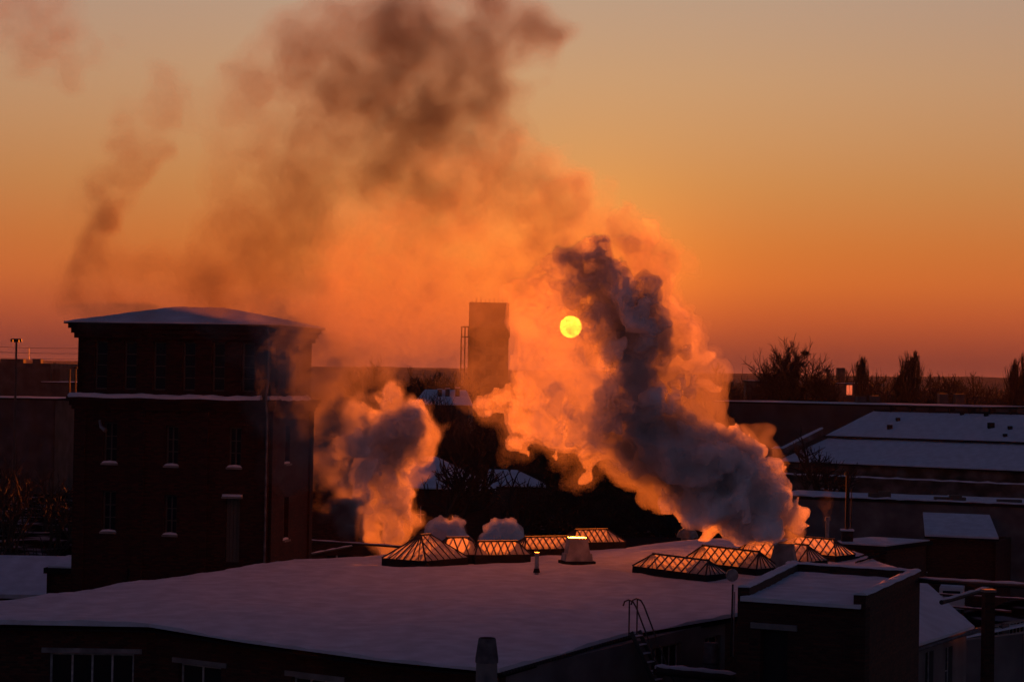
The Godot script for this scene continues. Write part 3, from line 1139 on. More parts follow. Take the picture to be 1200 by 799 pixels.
# a low ridge of snow lying along a line
func flattened(pts: Array, half: float, high: float) -> Shape:
	var s := Shape.new()
	var prev := []
	for i in pts.size():
		var p: Vector3 = pts[i]
		var z: Vector3 = ((pts[mini(i + 1, pts.size() - 1)] as Vector3) - (pts[maxi(i - 1, 0)] as Vector3)).normalized()
		var x := Vector3.UP.cross(z).normalized()
		var r := []
		for k in 7:
			var t := PI * k / 6.0
			r.append(p + x * cos(t) * half + Vector3(0, sin(t) * high * (0.85 + 0.25 * sin(i * 3.1 + k)) - 0.02, 0))
		if not prev.is_empty():
			for k in 6:
				s.quad(prev[k], prev[k + 1], r[k + 1], r[k])
			s.quad(prev[6], prev[0], r[0], r[6])
		else:
			for k in range(1, 6):
				s.tri(r[0], r[k], r[k + 1])
		prev = r
	for k in range(1, 6):
		s.tri(prev[0], prev[k + 1], prev[k])
	return s


func near_right() -> void:
	var o := thing("lean_to_annex", "grey annex with a sloping snowy roof right of the brick stair house", "building")
	var e0 := Vector3(13.78, 8.49, -80.50)
	var e1 := Vector3(17.22, 8.40, -88.00)
	var t0 := Vector3(13.97, 9.66, -88.00)
	var t1 := Vector3(16.18, 9.46, -93.00)
	var s := Shape.new()
	s.quad(e0, e1, t1, t0)
	var poly := [e0, e1, t1, t0]
	var n := (e1 - e0).cross(t0 - e0).normalized()
	var h := func(p: Vector2) -> float: return e0.y - (n.x * (p.x - e0.x) + n.z * (p.y - e0.z)) / n.y
	part("snow_roof", sheet(poly, h, 0.5, 0.14, 0.05, 19), mats.snow, o)
	var g := func(p: Vector3) -> Vector3: return Vector3(p.x, 0, p.z)
	var w0: Vector3 = g.call(e0) + Vector3(-0.25, 0, -0.2)
	var w1: Vector3 = g.call(e1) + Vector3(-0.25, 0, -0.2)
	var len_ := w0.distance_to(w1)
	var open := [[2.4, 3.5, 5.2, 7.9], [5.2, 6.2, 6.0, 7.8]]
	part("wall", wall_shape(w0, w1, e0.y - 0.2, open), mats.render_wall, o)
	part("wall", wall_shape(w1, g.call(t1), e0.y - 0.2, []), mats.render_wall, o)
	part("wall", wall_shape(g.call(t1), g.call(t0), e0.y + 0.3, []), mats.render_wall, o)
	part("wall", wall_shape(g.call(t0), w0, e0.y - 0.2, []), mats.render_wall, o)
	window(o, wall_frame(w0, w1), open[0], 1, 2, mats.white_paint, false)
	window(o, wall_frame(w0, w1), open[1], 2, 2, mats.white_paint, false)
	part("gutter", Shape.new().tube([e0 + Vector3(0.05, -0.22, 0.08), e1 + Vector3(0.05, -0.22, 0.08)], [0.06, 0.06], 8), mats.dull_zinc, o)
	part("downpipe", Shape.new().tube([w1 + Vector3(-0.35, 0, 0.22), w1 + Vector3(-0.35, e1.y - 0.3, 0.22)], [0.05, 0.05], 8), mats.dull_zinc, o)

	var k := thing("yard_wall_building", "low grey building with tall barred windows and a snow-capped parapet, far lower right", "building")
	var b0 := Vector3(17.19, 7.40, -92.00)
	var b1 := Vector3(21.90, 8.12, -99.00)
	var q := [[2.9, 4.9, 5.6, 7.6], [5.6, 7.6, 5.6, 7.6], [8.2, 9.5, 5.6, 7.6]]
	var c0: Vector3 = g.call(b0)
	var c1: Vector3 = g.call(b1)
	part("wall", wall_shape(c0, c1, b0.y, q), mats.render_wall, k)
	var c2 := c1 + Vector3(3.0, 0, -3.0)
	var c3 := c0 + Vector3(3.0, 0, -3.0)
	part("wall", wall_shape(c1, c2, b0.y, []), mats.render_wall, k)
	part("wall", wall_shape(c2, c3, b0.y, []), mats.render_wall, k)
	part("wall", wall_shape(c3, c0, b0.y, []), mats.render_wall, k)
	var lift := Vector3(0, b0.y - 0.35, 0)
	part("roof", Shape.new().prism([c0.lerp(c2, 0.03) + lift, c1.lerp(c3, 0.03) + lift, c2.lerp(c0, 0.03) + lift, c3.lerp(c1, 0.03) + lift], Vector3(0, 0.1, 0)), mats.tar, k)
	for i in 3:
		window(k, wall_frame(c0, c1), q[i], 5, 2, mats.white_paint, false)
	var pts := []
	for i in 12:
		pts.append(Vector3(c0.x, b0.y, c0.z).lerp(Vector3(c1.x, b0.y, c1.z), i / 11.0) + Vector3(-0.12, 0.0, -0.12))
	part("parapet_snow", flattened(pts, 0.24, 0.12), mats.snow, k)

	var p := thing("brick_post", "square dark post that carries the snow-topped pipes at the lower right", "post", Vector3(14.09, 8.54, -70.00) * Vector3(1, 0, 1), 10)
	part("shaft", Shape.new().between(Vector3(-0.15, 0, -0.15), Vector3(0.15, 11.16, 0.15)), mats.dark_brick, p)
	part("cap", Shape.new().between(Vector3(-0.18, 11.162, -0.18), Vector3(0.18, 11.24, 0.18)), mats.concrete, p)
	snowy_pipe("pipe_line", "long snow-topped pipe running level from the stair house past the dark post", Vector3(13.38, 10.81, -78.00), Vector3(15.84, 11.17, -72.00), 0.085, "")
	snowy_pipe("pipe_strut", "slanting snow-topped pipe behind the dark post", Vector3(13.26, 10.56, -73.00), Vector3(15.37, 10.77, -76.00), 0.075, "")
	snowy_pipe("thin_pipe", "upper of two thin snowy pipes behind the dark post", Vector3(18.26, 8.19, -103.00), Vector3(22.78, 8.01, -103.00), 0.045, "")
	snowy_pipe("thin_pipe", "lower and shorter of two thin snowy pipes behind the dark post", Vector3(18.82, 7.74, -102.00), Vector3(21.30, 7.67, -101.00), 0.045, "")



# ------------------------------------------------------------------ the brick tower

func tower() -> void:
	var o := thing("brick_tower", "square red-brick tower with a snowy hipped roof, rising behind the workshop on the left", "tower", Vector3(-9.84, 9.51, -98.00) * Vector3(1, 0, 1), -10)
	# local: x to the left is negative along the front, z towards the viewer; the origin is the near right corner
	var w := 8.45
	var d := 6.6
	var eave := 19.15
	var ledge := 16.22
	var p := [Vector3(-w, 0, 0), Vector3(0, 0, 0), Vector3(0, 0, -d), Vector3(-w, 0, -d)]
	var low := [[1.25, 1.85, 13.35, 15.05], [3.95, 4.5, 13.3, 14.95], [6.65, 7.2, 13.3, 14.95], [1.25, 1.85, 10.5, 12.2], [3.95, 4.5, 10.45, 12.1], [2.4, 3.0, 7.6, 9.0]]
	var door := [6.6, 7.2, 9.4, 12.0]
	var high := []
	for i in 6:
		high.append([0.72 + i * 1.27, 1.28 + i * 1.27, ledge + 0.18 - 16.0, ledge + 2.2 - 16.0])
	var up := Vector3(0, 16.0, 0)
	var in_ := 0.06
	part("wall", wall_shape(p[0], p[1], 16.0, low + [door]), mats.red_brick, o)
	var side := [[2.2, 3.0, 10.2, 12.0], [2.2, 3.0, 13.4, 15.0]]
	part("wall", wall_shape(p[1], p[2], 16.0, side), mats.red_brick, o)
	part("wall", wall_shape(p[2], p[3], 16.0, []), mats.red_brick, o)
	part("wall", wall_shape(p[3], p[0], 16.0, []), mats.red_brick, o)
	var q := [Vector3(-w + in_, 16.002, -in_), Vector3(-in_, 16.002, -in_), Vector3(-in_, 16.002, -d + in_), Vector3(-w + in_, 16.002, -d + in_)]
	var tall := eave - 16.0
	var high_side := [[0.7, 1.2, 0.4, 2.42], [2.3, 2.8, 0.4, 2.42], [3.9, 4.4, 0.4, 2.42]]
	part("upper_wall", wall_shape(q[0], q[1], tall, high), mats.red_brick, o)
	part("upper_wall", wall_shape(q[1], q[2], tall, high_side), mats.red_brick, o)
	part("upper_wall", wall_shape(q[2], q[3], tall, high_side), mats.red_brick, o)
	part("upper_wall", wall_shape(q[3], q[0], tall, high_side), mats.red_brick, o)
	var f := wall_frame(p[0], p[1])
	for r in low:
		window(o, f, r, 2, 3, mats.old_wood, true, 0.2)
	var fs := wall_frame(p[1], p[2])
	for r in side:
		window(o, fs, r, 2, 3, mats.old_wood, true, 0.2)
	var fh := wall_frame(q[0], q[1])
	for r in high:
		window(o, fh, r, 1, 4, mats.old_wood, false, 0.2)
	for r in high_side:
		window(o, wall_frame(q[1], q[2]), r, 1, 4, mats.old_wood, false, 0.2)
	# weathered boarded door with a hood carrying snow
	var dl := Shape.new()
	dl.xf = f
	for i in 4:
		dl.between(Vector3(door[0] + 0.15 * i + 0.008, door[2], -0.16), Vector3(door[0] + 0.15 * (i + 1) - 0.008, door[3], -0.11 + 0.008 * (i % 2)))
	part("boarded_door", dl, mats.old_wood, o)
	var hd := Shape.new()
	hd.xf = f
	hd.between(Vector3(door[0] - 0.12, door[3] + 0.02, -0.1), Vector3(door[1] + 0.12, door[3] + 0.10, 0.28))
	var hood := part("door_hood", hd, mats.concrete, o)
	var hs := Shape.new()
	hs.xf = f
	hs.between(Vector3(door[0] - 0.10, door[3] + 0.102, -0.08), Vector3(door[1] + 0.10, door[3] + 0.19, 0.25))
	part("snow", hs, mats.snow, hood)
	# pilasters on the lower storeys
	var f0 := Shape.new()
	f0.xf = f
	for x in [0.0, 2.55, 5.3, w - 0.55]:
		var s := Shape.new()
		s.xf = f
		s.between(Vector3(x - 0.0, 0.0, 0.0), Vector3(x + 0.5, 15.55, 0.09))
		part("pilaster", s, mats.red_brick, o)
	for x in [0.0, d - 0.5]:
		var s := Shape.new()
		s.xf = fs
		s.between(Vector3(x + 0.003, 0.0, 0.0), Vector3(x + 0.5, 15.55, 0.09))
		part("pilaster", s, mats.red_brick, o)
	# stepped string course, its snow, and stepped cornice
	for step in [[15.56, 15.72, 0.12], [15.722, 15.90, 0.20], [15.902, ledge - 0.12, 0.30]]:
		part("string_course", ring_box(w, d, step[0], step[1], step[2]), mats.red_brick, o)
	for e in [[Vector3(-w - 0.2, ledge - 0.14, 0.13), Vector3(-0.4, ledge - 0.14, 0.13), 0.21], [Vector3(-0.1, ledge - 0.14, 0.13), Vector3(0.13, ledge - 0.14, -0.4), 0.14], [Vector3(0.13, ledge - 0.14, -0.5), Vector3(0.13, ledge - 0.14, -d + 1.4), 0.19], [Vector3(-w - 0.13, ledge - 0.14, 0.1), Vector3(-w - 0.13, ledge - 0.14, -d), 0.2]]:
		var pts := []
		for i in 17:
			pts.append((e[0] as Vector3).lerp(e[1], i / 16.0) + Vector3(0, 0.02 * sin(i * 1.3), 0))
		part("ledge_snow", flattened(pts, e[2], 0.20), mats.snow, o)
	for step in [[eave - 0.62, eave - 0.42, 0.08], [eave - 0.418, eave - 0.22, 0.18], [eave - 0.218, eave - 0.04, 0.28]]:
		part("cornice", ring_box(w, d, step[0], step[1], step[2]), mats.red_brick, o)
	# hipped roof under snow
	var over := 0.42
	var c := [Vector3(-w - over, eave, over), Vector3(over, eave, over), Vector3(over, eave, -d - over), Vector3(-w - over, eave, -d - over)]
	var r0 := Vector3(-w / 2 - 1.0, eave + 0.72, -d / 2)
	var r1 := Vector3(-w / 2 + 1.0, eave + 0.72, -d / 2)
	part("eaves_board", Shape.new().prism([c[0] - Vector3(0, 0.038, 0), c[1] - Vector3(0, 0.038, 0), c[2] - Vector3(0, 0.038, 0), c[3] - Vector3(0, 0.038, 0)], Vector3(0, 0.05, 0)), mats.dark, o)
	var ht := func(v: Vector2) -> float:
		var inside := minf(minf(v.x + w + over, over - v.x), minf(over - v.y, v.y + d + over))
		var slope_z := minf(over - v.y, v.y + d + over) / (d / 2 + over)
		var slope_x := minf(v.x + w + over, over - v.x) / (w / 2 + over - 1.0)
		return eave + 0.09 + 0.74 * minf(minf(slope_z, slope_x), 1.0) + 0.0 * inside
	part("snow_roof", sheet(c, ht, 0.3, 0.07, 0.035, 23), mats.snow, o)
	# rain pipe by the near right corner
	part("rain_pipe", Shape.new().tube([Vector3(-0.12, 8.6, 0.16), Vector3(-0.12, 15.4, 0.16), Vector3(-0.12, 15.9, 0.36), Vector3(-0.12, 16.3, 0.36), Vector3(-0.12, 16.8, 0.12), Vector3(-0.12, eave - 0.4, 0.12), Vector3(-0.12, eave - 0.1, 0.36)], [0.05, 0.05, 0.05, 0.05, 0.05, 0.05, 0.05], 8), mats.dull_zinc, o)
	# a pale bracket lamp under the ledge at the left
	part("bracket", Shape.new().tube([Vector3(-7.35, 15.1, 0.05), Vector3(-7.2, 14.85, 0.3), Vector3(-6.95, 14.7, 0.42)], [0.05, 0.07, 0.10], 8), mats.zinc, o)


func ring_box(w: float, d: float, y0: float, y1: float, out: float) -> Shape:
	var s := Shape.new()
	s.between(Vector3(-w - out, y0, 0.004), Vector3(out, y1, out))
	s.between(Vector3(-w - out, y0, -d - out), Vector3(out, y1, -d - 0.004))
	s.between(Vector3(0.004, y0, -d - 0.004), Vector3(out, y1, 0.004))
	return s.between(Vector3(-w - out, y0, -d - 0.004), Vector3(-w - 0.004, y1, 0.004))



# ------------------------------------------------------------------ buildings beyond the roof

# a plain building: front from a to b (left to right as seen), its depth behind, walls to the height y, with openings in the front
func block(called: String, label: String, a: Vector3, b: Vector3, deep: float, y: float, wall: Material, openings := [], category := "building") -> Node3D:
	a.y = 0.0
	b.y = 0.0
	var o := thing(called, label, category, a)
	var u := (b - a).normalized()
	var back := -u.cross(Vector3.UP) * deep
	var p := [Vector3.ZERO, b - a, b - a + back, back]
	for i in 4:
		part("wall", wall_shape(p[i], p[(i + 1) % 4], y, openings if i == 0 else [], 0.3), wall, o)
	var f := wall_frame(p[0], p[1])
	for w in openings:
		var s := Shape.new()
		s.xf = f
		s.between(Vector3(w[0], w[2], -0.2), Vector3(w[1], w[3], -0.15))
		var win := part("window", s, mats.window_glass, o)
		var k := Shape.new()
		k.xf = f
		var m: float = (w[0] + w[1]) * 0.5
		k.between(Vector3(m - 0.05, w[2], -0.148), Vector3(m + 0.05, w[3], -0.10))
		k.between(Vector3(w[0], (w[2] + w[3]) * 0.5 - 0.04, -0.147), Vector3(w[1], (w[2] + w[3]) * 0.5 + 0.04, -0.11))
		part("frame", k, mats.white_paint, win)
	return o


# flat roof with snow for such a building
func flat_roof(o: Node3D, a: Vector3, b: Vector3, deep: float, y: float, snow: bool, over := 0.3) -> void:
	var e := b - a
	e.y = 0.0
	var u := e.normalized()
	var back := -u.cross(Vector3.UP)
	var c := [-u * over - back * over, e + u * over - back * over, e + u * over + back * (deep + over), -u * over + back * (deep + over)]
	var lift := Vector3(0, y, 0)
	part("roof", Shape.new().prism([c[0] + lift, c[1] + lift, c[2] + lift, c[3] + lift], Vector3(0, 0.25, 0)), mats.tar, o)
	if snow:
		var d := [c[0] + u * 0.15 + back * 0.15 + lift, c[1] - u * 0.15 + back * 0.15 + lift, c[2] - u * 0.15 - back * 0.15 + lift, c[3] + u * 0.15 - back * 0.15 + lift]
		part("snow", sheet(d, func(_p: Vector2) -> float: return y + 0.36, 2.0, 0.12, 0.06, 33), mats.snow, o)


# a pitched roof whose eaves run from c0 to c1, its ridge from r0 to r1, in the building's own axes; both slopes with snow
func pitched_roof(o: Node3D, c0: Vector3, c1: Vector3, c2: Vector3, c3: Vector3, r0: Vector3, r1: Vector3, snow_up := 0.12) -> void:
	for q in [[c0, c1, r1, r0], [c2, c3, r0, r1]]:
		var s := Shape.new()
		var n: Vector3 = ((q[1] as Vector3) - (q[0] as Vector3)).cross((q[3] as Vector3) - (q[0] as Vector3)).normalized()
		s.prism(q, n * 0.12)
		var rf := part("roof_slope", s, mats.tar, o)
		var g := Shape.new()
		var m: Vector3 = ((q[0] as Vector3) + q[1] + q[2] + q[3]) * 0.25
		var qq := []
		for v in q:
			qq.append((v as Vector3).lerp(m, 0.008) + n * 0.123)
		g.prism(qq, n * snow_up)
		part("snow", g, mats.snow, rf)
	for q in [[c1, c2, r1], [c3, c0, r0]]:
		var s := Shape.new()
		if absf((q[0] as Vector3).lerp(q[1], 0.5).distance_to(Vector3(q[2].x, q[0].y, q[2].z))) > 0.6:
			var n: Vector3 = ((q[1] as Vector3) - (q[0] as Vector3)).cross((q[2] as Vector3) - (q[0] as Vector3)).normalized()
			s.prism(q, n * 0.2)
			part("hip_snow", s, mats.snow, o)
		else:
			s.tri(q[0], q[1], q[2])
			part("gable", s, mats.brick, o)


func mid_buildings() -> void:
	# --- right: long snowy hall, its stone wall, the grey shed block in front and the yard
	var a := Vector3(29.96, 8.46, -262.00)
	var b := Vector3(62.23, 9.03, -238.00)
	a.y = 0
	b.y = 0
	var long_ := a.distance_to(b)
	var wins := []
	for i in 9:
		wins.append([5.0 + i * 3.9, 6.6 + i * 3.9, 3.2, 5.4])
	var o := block("long_hall", "long hall under a broad two-step snowy roof on the right", a, b, 22.0, 8.3, mats.stone, wins)
	var u := (b - a).normalized()
	var back := -u.cross(Vector3.UP)
	# lower slope, a small step, upper slope
	var e0 := Vector3(0, 8.35, 0) - u * 0.4 - back * 0.6
	var e1 := Vector3(0, 8.35, 0) + u * (long_ + 0.5) - back * 0.6
	var m0 := Vector3(0, 10.75, 0) + u * 1.6 + back * 7.2
	var m1 := Vector3(0, 10.75, 0) + u * (long_ + 0.5) + back * 7.2
	var t0 := Vector3(0, 13.5, 0) + u * 3.0 + back * 15.5
	var t1 := Vector3(0, 13.5, 0) + u * (long_ + 0.5) + back * 15.5
	var s := Shape.new()
	var n := (e1 - e0).cross(m0 - e0).normalized()
	s.prism([e0, e1, m1, m0], n * 0.12)
	part("lower_roof", s, mats.tar, o)
	part("lower_snow", sheet([a + e0 + u * 0.1, a + e1, a + m1, a + m0], func(p: Vector2) -> float: return e0.y + 0.30 + (m0.y - e0.y) * (back.dot(Vector3(p.x, 0, p.y) - a - e0)) / 7.8, 1.3, 0.14, 0.06, 51), mats.snow, o).position = -a
	var k := Vector3(0, 0.35, 0)
	var s2 := Shape.new()
	s2.prism([m0 + k - back * 0.25 - u * 0.5, m1 + k - back * 0.25, t1 + k, t0 + k], (m1 - m0).cross(t0 - m0).normalized() * 0.14)
	part("upper_roof", s2, mats.tar, o)
	part("upper_snow", sheet([a + m0 - back * 0.1 - u * 0.3, a + m1 - back * 0.1, a + t1, a + t0], func(p: Vector2) -> float: return m0.y + 0.66 + (t0.y - m0.y) * (back.dot(Vector3(p.x, 0, p.y) - a - m0)) / 8.3, 1.3, 0.14, 0.06, 52), mats.snow, o).position = -a
	part("ridge", Shape.new().bar(t0 + Vector3(0, 0.62, 0), t1 + Vector3(0, 0.62, 0), 0.5, 0.3), mats.tar, o)
	part("back_slope", Shape.new().prism([t1 + k, t0 + k, t0 + back * 7.0 - k * 8.0, t1 + back * 7.0 - k * 8.0].duplicate(), Vector3(0, 0.12, 0)), mats.tar, o)
	part("gable", Shape.new().tri(Vector3(0, 8.3, 0) + back * 22.0, Vector3(0, 8.3, 0), t0), mats.stone, o)
	part("gable_coping", Shape.new().bar(e0 + Vector3(0, 0.9, 0) - u * 0.2, m0 + Vector3(0, 1.0, 0) - u * 0.9, 0.5, 0.7), mats.stone, o)
	part("coping_snow", flattened([e0 + Vector3(0, 1.24, 0) - u * 0.2, e0.lerp(m0, 0.33) + Vector3(0, 1.28, 0) - u * 0.43, e0.lerp(m0, 0.66) + Vector3(0, 1.31, 0) - u * 0.66, m0 + Vector3(0, 1.34, 0) - u * 0.9], 0.3, 0.16), mats.snow, o)
	part("corner_pier", Shape.new().between(Vector3(-1.1, 0, -0.8), Vector3(-0.1, 9.9, 0.4)), mats.stone, o)
	part("pier_snow", Shape.new().tube([Vector3(-0.6, 9.9, -0.2), Vector3(-0.6, 10.15, -0.2)], [0.7, 0.25], 8), mats.snow, o)
	# dark hatches, vents and chimneys on the upper slope
	var r := RandomNumberGenerator.new()
	r.seed = 4
	for q in [[0.135, 0.62, 0.5], [0.155, 0.3, 0.7], [0.452, 0.45, 0.9], [0.513, 0.42, 0.5], [0.53, 0.15, 0.4], [0.575, 0.42, 0.9], [0.60, 0.2, 0.6], [0.618, 0.1, 1.3], [0.626, 0.62, 0.9], [0.655, 0.15, 1.1], [0.664, 0.75, 0.8], [0.69, 0.4, 0.8], [0.38, 0.9, 0.5], [0.30, 0.92, 0.4]]:
		var p := m0.lerp(m1, q[0]).lerp(t0.lerp(t1, q[0]), q[1]) + Vector3(0, 0.55, 0)
		part("roof_hatch", Shape.new().between(p - Vector3(0.22 + 0.25 * q[2] * q[2], 0.2, 0.25), p + Vector3(0.12 + 0.2 * q[2] * q[2], 0.15 + 0.55 * q[2], 0.25)), mats.tar, o)
	for i in 14:
		var p := t0.lerp(t1, 0.06 + i * 0.065) + Vector3(0, 0.8, 0)
		part("ridge_vent", Shape.new().box(p, Vector3(0.7, 0.5 + 0.25 * r.randf(), 0.5)), mats.tar, o)

	var w0 := Vector3(22.02, 7.71, -205.00)
	var w1 := Vector3(50.24, 7.80, -192.00)
	var y := 7.25
	var wl := block("grey_shed_block", "long low plastered shed with a snow-lined top in front of the long hall", w0, w1, 9.0, y, mats.render_wall, [[2.0, 3.2, 2.2, 3.4], [24.5, 26.2, 2.0, 3.4]])
	flat_roof(wl, w0, w1, 9.0, y, true, 0.15)
	w0.y = 0
	w1.y = 0
	var pts := []
	for i in 30:
		pts.append((w1 - w0) * (i / 29.0) + Vector3(0, y + 0.3 + 0.05 * sin(i * 2.7), 0.2))
	part("snow_edge", flattened(pts, 0.18, 0.14), mats.snow, wl)
	for q in [[0.325, 0.9, 0.35], [0.34, 0.5, 0.5], [0.52, 1.3, 0.22], [0.535, 0.5, 0.4], [0.68, 1.0, 0.2]]:
		var p := (w1 - w0) * float(q[0]) + Vector3(0, y + 0.4, -0.6)
		part("roof_clutter", Shape.new().between(p - Vector3(q[1], 0.1, 0.3), p + Vector3(q[1], q[2], 0.3)), mats.old_wood, wl)

	# stone wall between: rows of old masonry under the hall's eaves
	var sw := thing("stone_wall", "dark old stone wall with lines of snow on its ledges below the long hall", "wall", Vector3(28.07, 8.23, -250.00) * Vector3(1, 0, 1))
	var v1 := Vector3(59.10, 8.55, -226.00) * Vector3(1, 0, 1) - Vector3(28.07, 8.23, -250.00) * Vector3(1, 0, 1)
	part("wall", wall_shape(Vector3.ZERO, v1, 7.6, []), mats.stone, sw)
	var wp := []
	for i in 40:
		wp.append(v1 * (i / 39.0) + Vector3(0, 7.6 + 0.03 * sin(i * 1.9), -0.15))
	part("snow_edge", flattened(wp, 0.22, 0.16), mats.snow, sw)
	for i in 16:
		var t := r.randf_range(0.02, 0.95)
		var hh := r.randf_range(2.6, 6.6)
		var q := v1 * t + Vector3(0, hh, 0.15)
		var ledge := part("ledge", Shape.new().bar(q, q + v1.normalized() * r.randf_range(1.0, 4.0), 0.4, 0.3), mats.stone, sw)
		part("snow", Shape.new().bar(q + Vector3(0, 0.19, 0), q + v1.normalized() * r.randf_range(1.0, 2.6) + Vector3(0, 0.19, 0), 0.3, 0.08), mats.snow, ledge)
	for q in [[26.5, 3.4, 3.2, 2.9], [31.2, 4.2, 2.6, 2.2], [35.0, 3.6, 3.0, 2.7]]:
		part("plaster_patch", Shape.new().box(v1.normalized() * float(q[0]) + Vector3(0, q[1], 0.02), Vector3(q[2], q[3], 0.05), wall_frame(Vector3.ZERO, v1).basis), mats.pale_concrete, sw)

	# yard: lean-to with a red door, hut, sign, van, pole
	var l0 := Vector3(32.86, 5.23, -188.00)
	var l1 := Vector3(37.95, 5.32, -186.00)
	var ly := l0.y
	var red := [[3.0, 4.6, 0.0, 2.9]]
	var lt := block("lean_to_shed", "small shed with a single snowy slope and a dark red door, right of the yard", l0, l1, 7.0, ly - 0.2, mats.dark_brick, [])
	l0.y = 0
	l1.y = 0
	var le := l1 - l0
	part("roof_slope", Shape.new().prism([Vector3(-0.2, ly - 0.1, 0.4), le + Vector3(0.2, ly - 0.1, 0.4), le + Vector3(0.9, ly + 1.25, -6.8), Vector3(0.9, ly + 1.25, -6.8)], Vector3(0, 0.15, 0)), mats.tar, lt)
	part("snow", Shape.new().prism([Vector3(-0.15, ly + 0.053, 0.35), le + Vector3(0.15, ly + 0.053, 0.35), le + Vector3(0.85, ly + 1.403, -6.75), Vector3(0.9, ly + 1.403, -6.75)], Vector3(0, 0.16, 0)), mats.snow, lt)
	part("door", Shape.new().between(Vector3(2.6, 0.0, 0.03), Vector3(4.6, 2.7, 0.11)), mats.red_paint, lt)
	var hut0 := Vector3(29.84, 3.96, -190.00)
	var hut1 := Vector3(31.46, 3.99, -190.00)
	var hut := block("small_hut", "little dark hut with a patch of snow on its roof, left of the yard sign", hut0, hut1, 3.0, hut0.y, mats.dark_brick)
	flat_roof(hut, hut0, hut1, 3.0, hut0.y, true, 0.15)
	var sg := thing("yard_sign", "dark rectangular board in a pale frame standing in the yard", "sign", Vector3(33.05, 1.55, -188.00) * Vector3(1, 0, 1))
	part("board", Shape.new().between(Vector3(-0.72, 1.75, -0.04), Vector3(0.72, 2.4, 0.04)), mats.steel, sg)
	for e in [[Vector3(-0.82, 2.4, -0.06), Vector3(0.82, 2.5, 0.06)], [Vector3(-0.82, 1.65, -0.06), Vector3(0.82, 1.75, 0.06)], [Vector3(-0.82, 1.75, -0.06), Vector3(-0.72, 2.4, 0.06)], [Vector3(0.72, 1.75, -0.06), Vector3(0.82, 2.4, 0.06)]]:
		part("frame", Shape.new().between(e[0], e[1]), mats.white_paint, sg)
	for x in [-0.6, 0.6]:
		part("leg", Shape.new().between(Vector3(x - 0.05, 0, -0.05), Vector3(x + 0.05, 1.648, 0.05)), mats.steel, sg)
	van(Vector3(33.69, 2.16, -181.00) * Vector3(1, 0, 1))
	var pb0 := Vector3(20.40, 6.76, -152.00)
	var pb1 := Vector3(23.61, 6.96, -150.00)
	var pb := block("flat_annex", "low brick annex with a thin snow roof behind the rear of the workshop roof", pb0, pb1, 7.0, pb0.y, mats.brick, [[1.6, 2.4, 3.4, 4.6]])
	flat_roof(pb, pb0, pb1, 7.0, pb0.y, true, 0.3)
	var ch := thing("flue_pole", "tall thin dark flue rising from the flat annex at the right", "chimney", Vector3(21.68, 6.72, -153.00) * Vector3(1, 0, 1))
	part("base", Shape.new().between(Vector3(-0.35, 0, -0.35), Vector3(0.35, 7.75, 0.35)), mats.brick, ch)
	part("pipe", Shape.new().tube([Vector3(0, 7.7, 0), Vector3(0, 11.3, 0)], [0.13, 0.11], 10), mats.dark, ch)
	part("stay", Shape.new().tube([Vector3(0.25, 7.7, 0), Vector3(0.25, 10.4, 0)], [0.03, 0.03], 6), mats.dark, ch)
	part("cap", Shape.new().tube([Vector3(0, 11.3, 0), Vector3(0, 11.42, 0), Vector3(0, 11.56, 0)], [0.22, 0.2, 0.03], 10), mats.dark, ch)
	part("snow", Shape.new().between(Vector3(-0.4, 7.752, -0.4), Vector3(0.4, 7.86, 0.4)), mats.snow, ch)
	var sc := thing("small_chimney", "short chimney pipe left of the tall flue, with a wisp of steam over it", "chimney", Vector3(20.82, 6.54, -156.00) * Vector3(1, 0, 1))
	part("pipe", Shape.new().tube([Vector3(0, 0, 0), Vector3(0, 8.2, 0)], [0.13, 0.11], 10), mats.zinc, sc)
	part("cowl", Shape.new().tube([Vector3(0, 8.2, 0), Vector3(0, 8.45, 0)], [0.17, 0.13], 10), mats.zinc, sc)

	# --- dark flat hall behind the long snowy one
	var f0 := Vector3(29.47, 14.02, -345.00)
	var f1 := Vector3(63.99, 12.75, -325.00)
	var fh := block("flat_dark_hall", "long dark flat-topped hall behind the snowy hall, under the tree line", f0, f1, 20.0, f0.y, mats.far_wall)
	flat_roof(fh, f0, f1, 20.0, f0.y, true, 0.2)
	for q in [[34.0, 1.6], [36.4, 1.6], [22.0, 1.0], [24.0, 1.1]]:
		part("roof_unit", Shape.new().between(Vector3(q[0] - 0.8, f0.y + 0.3, -6.0), Vector3(q[0] + 0.5, f0.y + 0.3 + q[1], -4.0)), mats.far_wall, fh)

	# --- centre: house with the snowy hipped roof
	var h0 := Vector3(-13.89, 6.01, -236.00)
	var h1 := Vector3(-1.90, 6.24, -232.00)
	var hy := h0.y
	var hs := block("hip_roofed_house", "dark house with a snowy hipped roof behind the left row of skylights", h0, h1, 9.0, hy, mats.dark_brick, [[8.6, 9.5, 2.8, 4.4], [5.0, 5.9, 2.8, 4.4]])
	h0.y = 0
	h1.y = 0
	var hu := h1 - h0
	pitched_roof(hs, Vector3(-0.5, hy, 0.5), hu + Vector3(0.5, hy, 0.5), hu + Vector3(0.5, hy, -9.5), Vector3(-0.5, hy, -9.5), Vector3(4.2, hy + 2.9, -4.5), Vector3(hu.x - 5.6, hy + 2.9, -4.5))
	part("chimney", Shape.new().between(Vector3(9.5, hy + 0.7, -3.0), Vector3(10.1, hy + 2.3, -2.4)), mats.dark_brick, hs)
	var g0 := Vector3(-2.31, 6.11, -240.00)
	var g1 := Vector3(3.17, 6.21, -240.00)
	var gs := block("house_wing", "lower wing with a thin snowy roof right of the hip-roofed house", g0, g1, 7.0, g0.y, mats.dark_brick, [[1.8, 2.6, 2.6, 4.0]])
	var gy := g0.y
	g0.y = 0
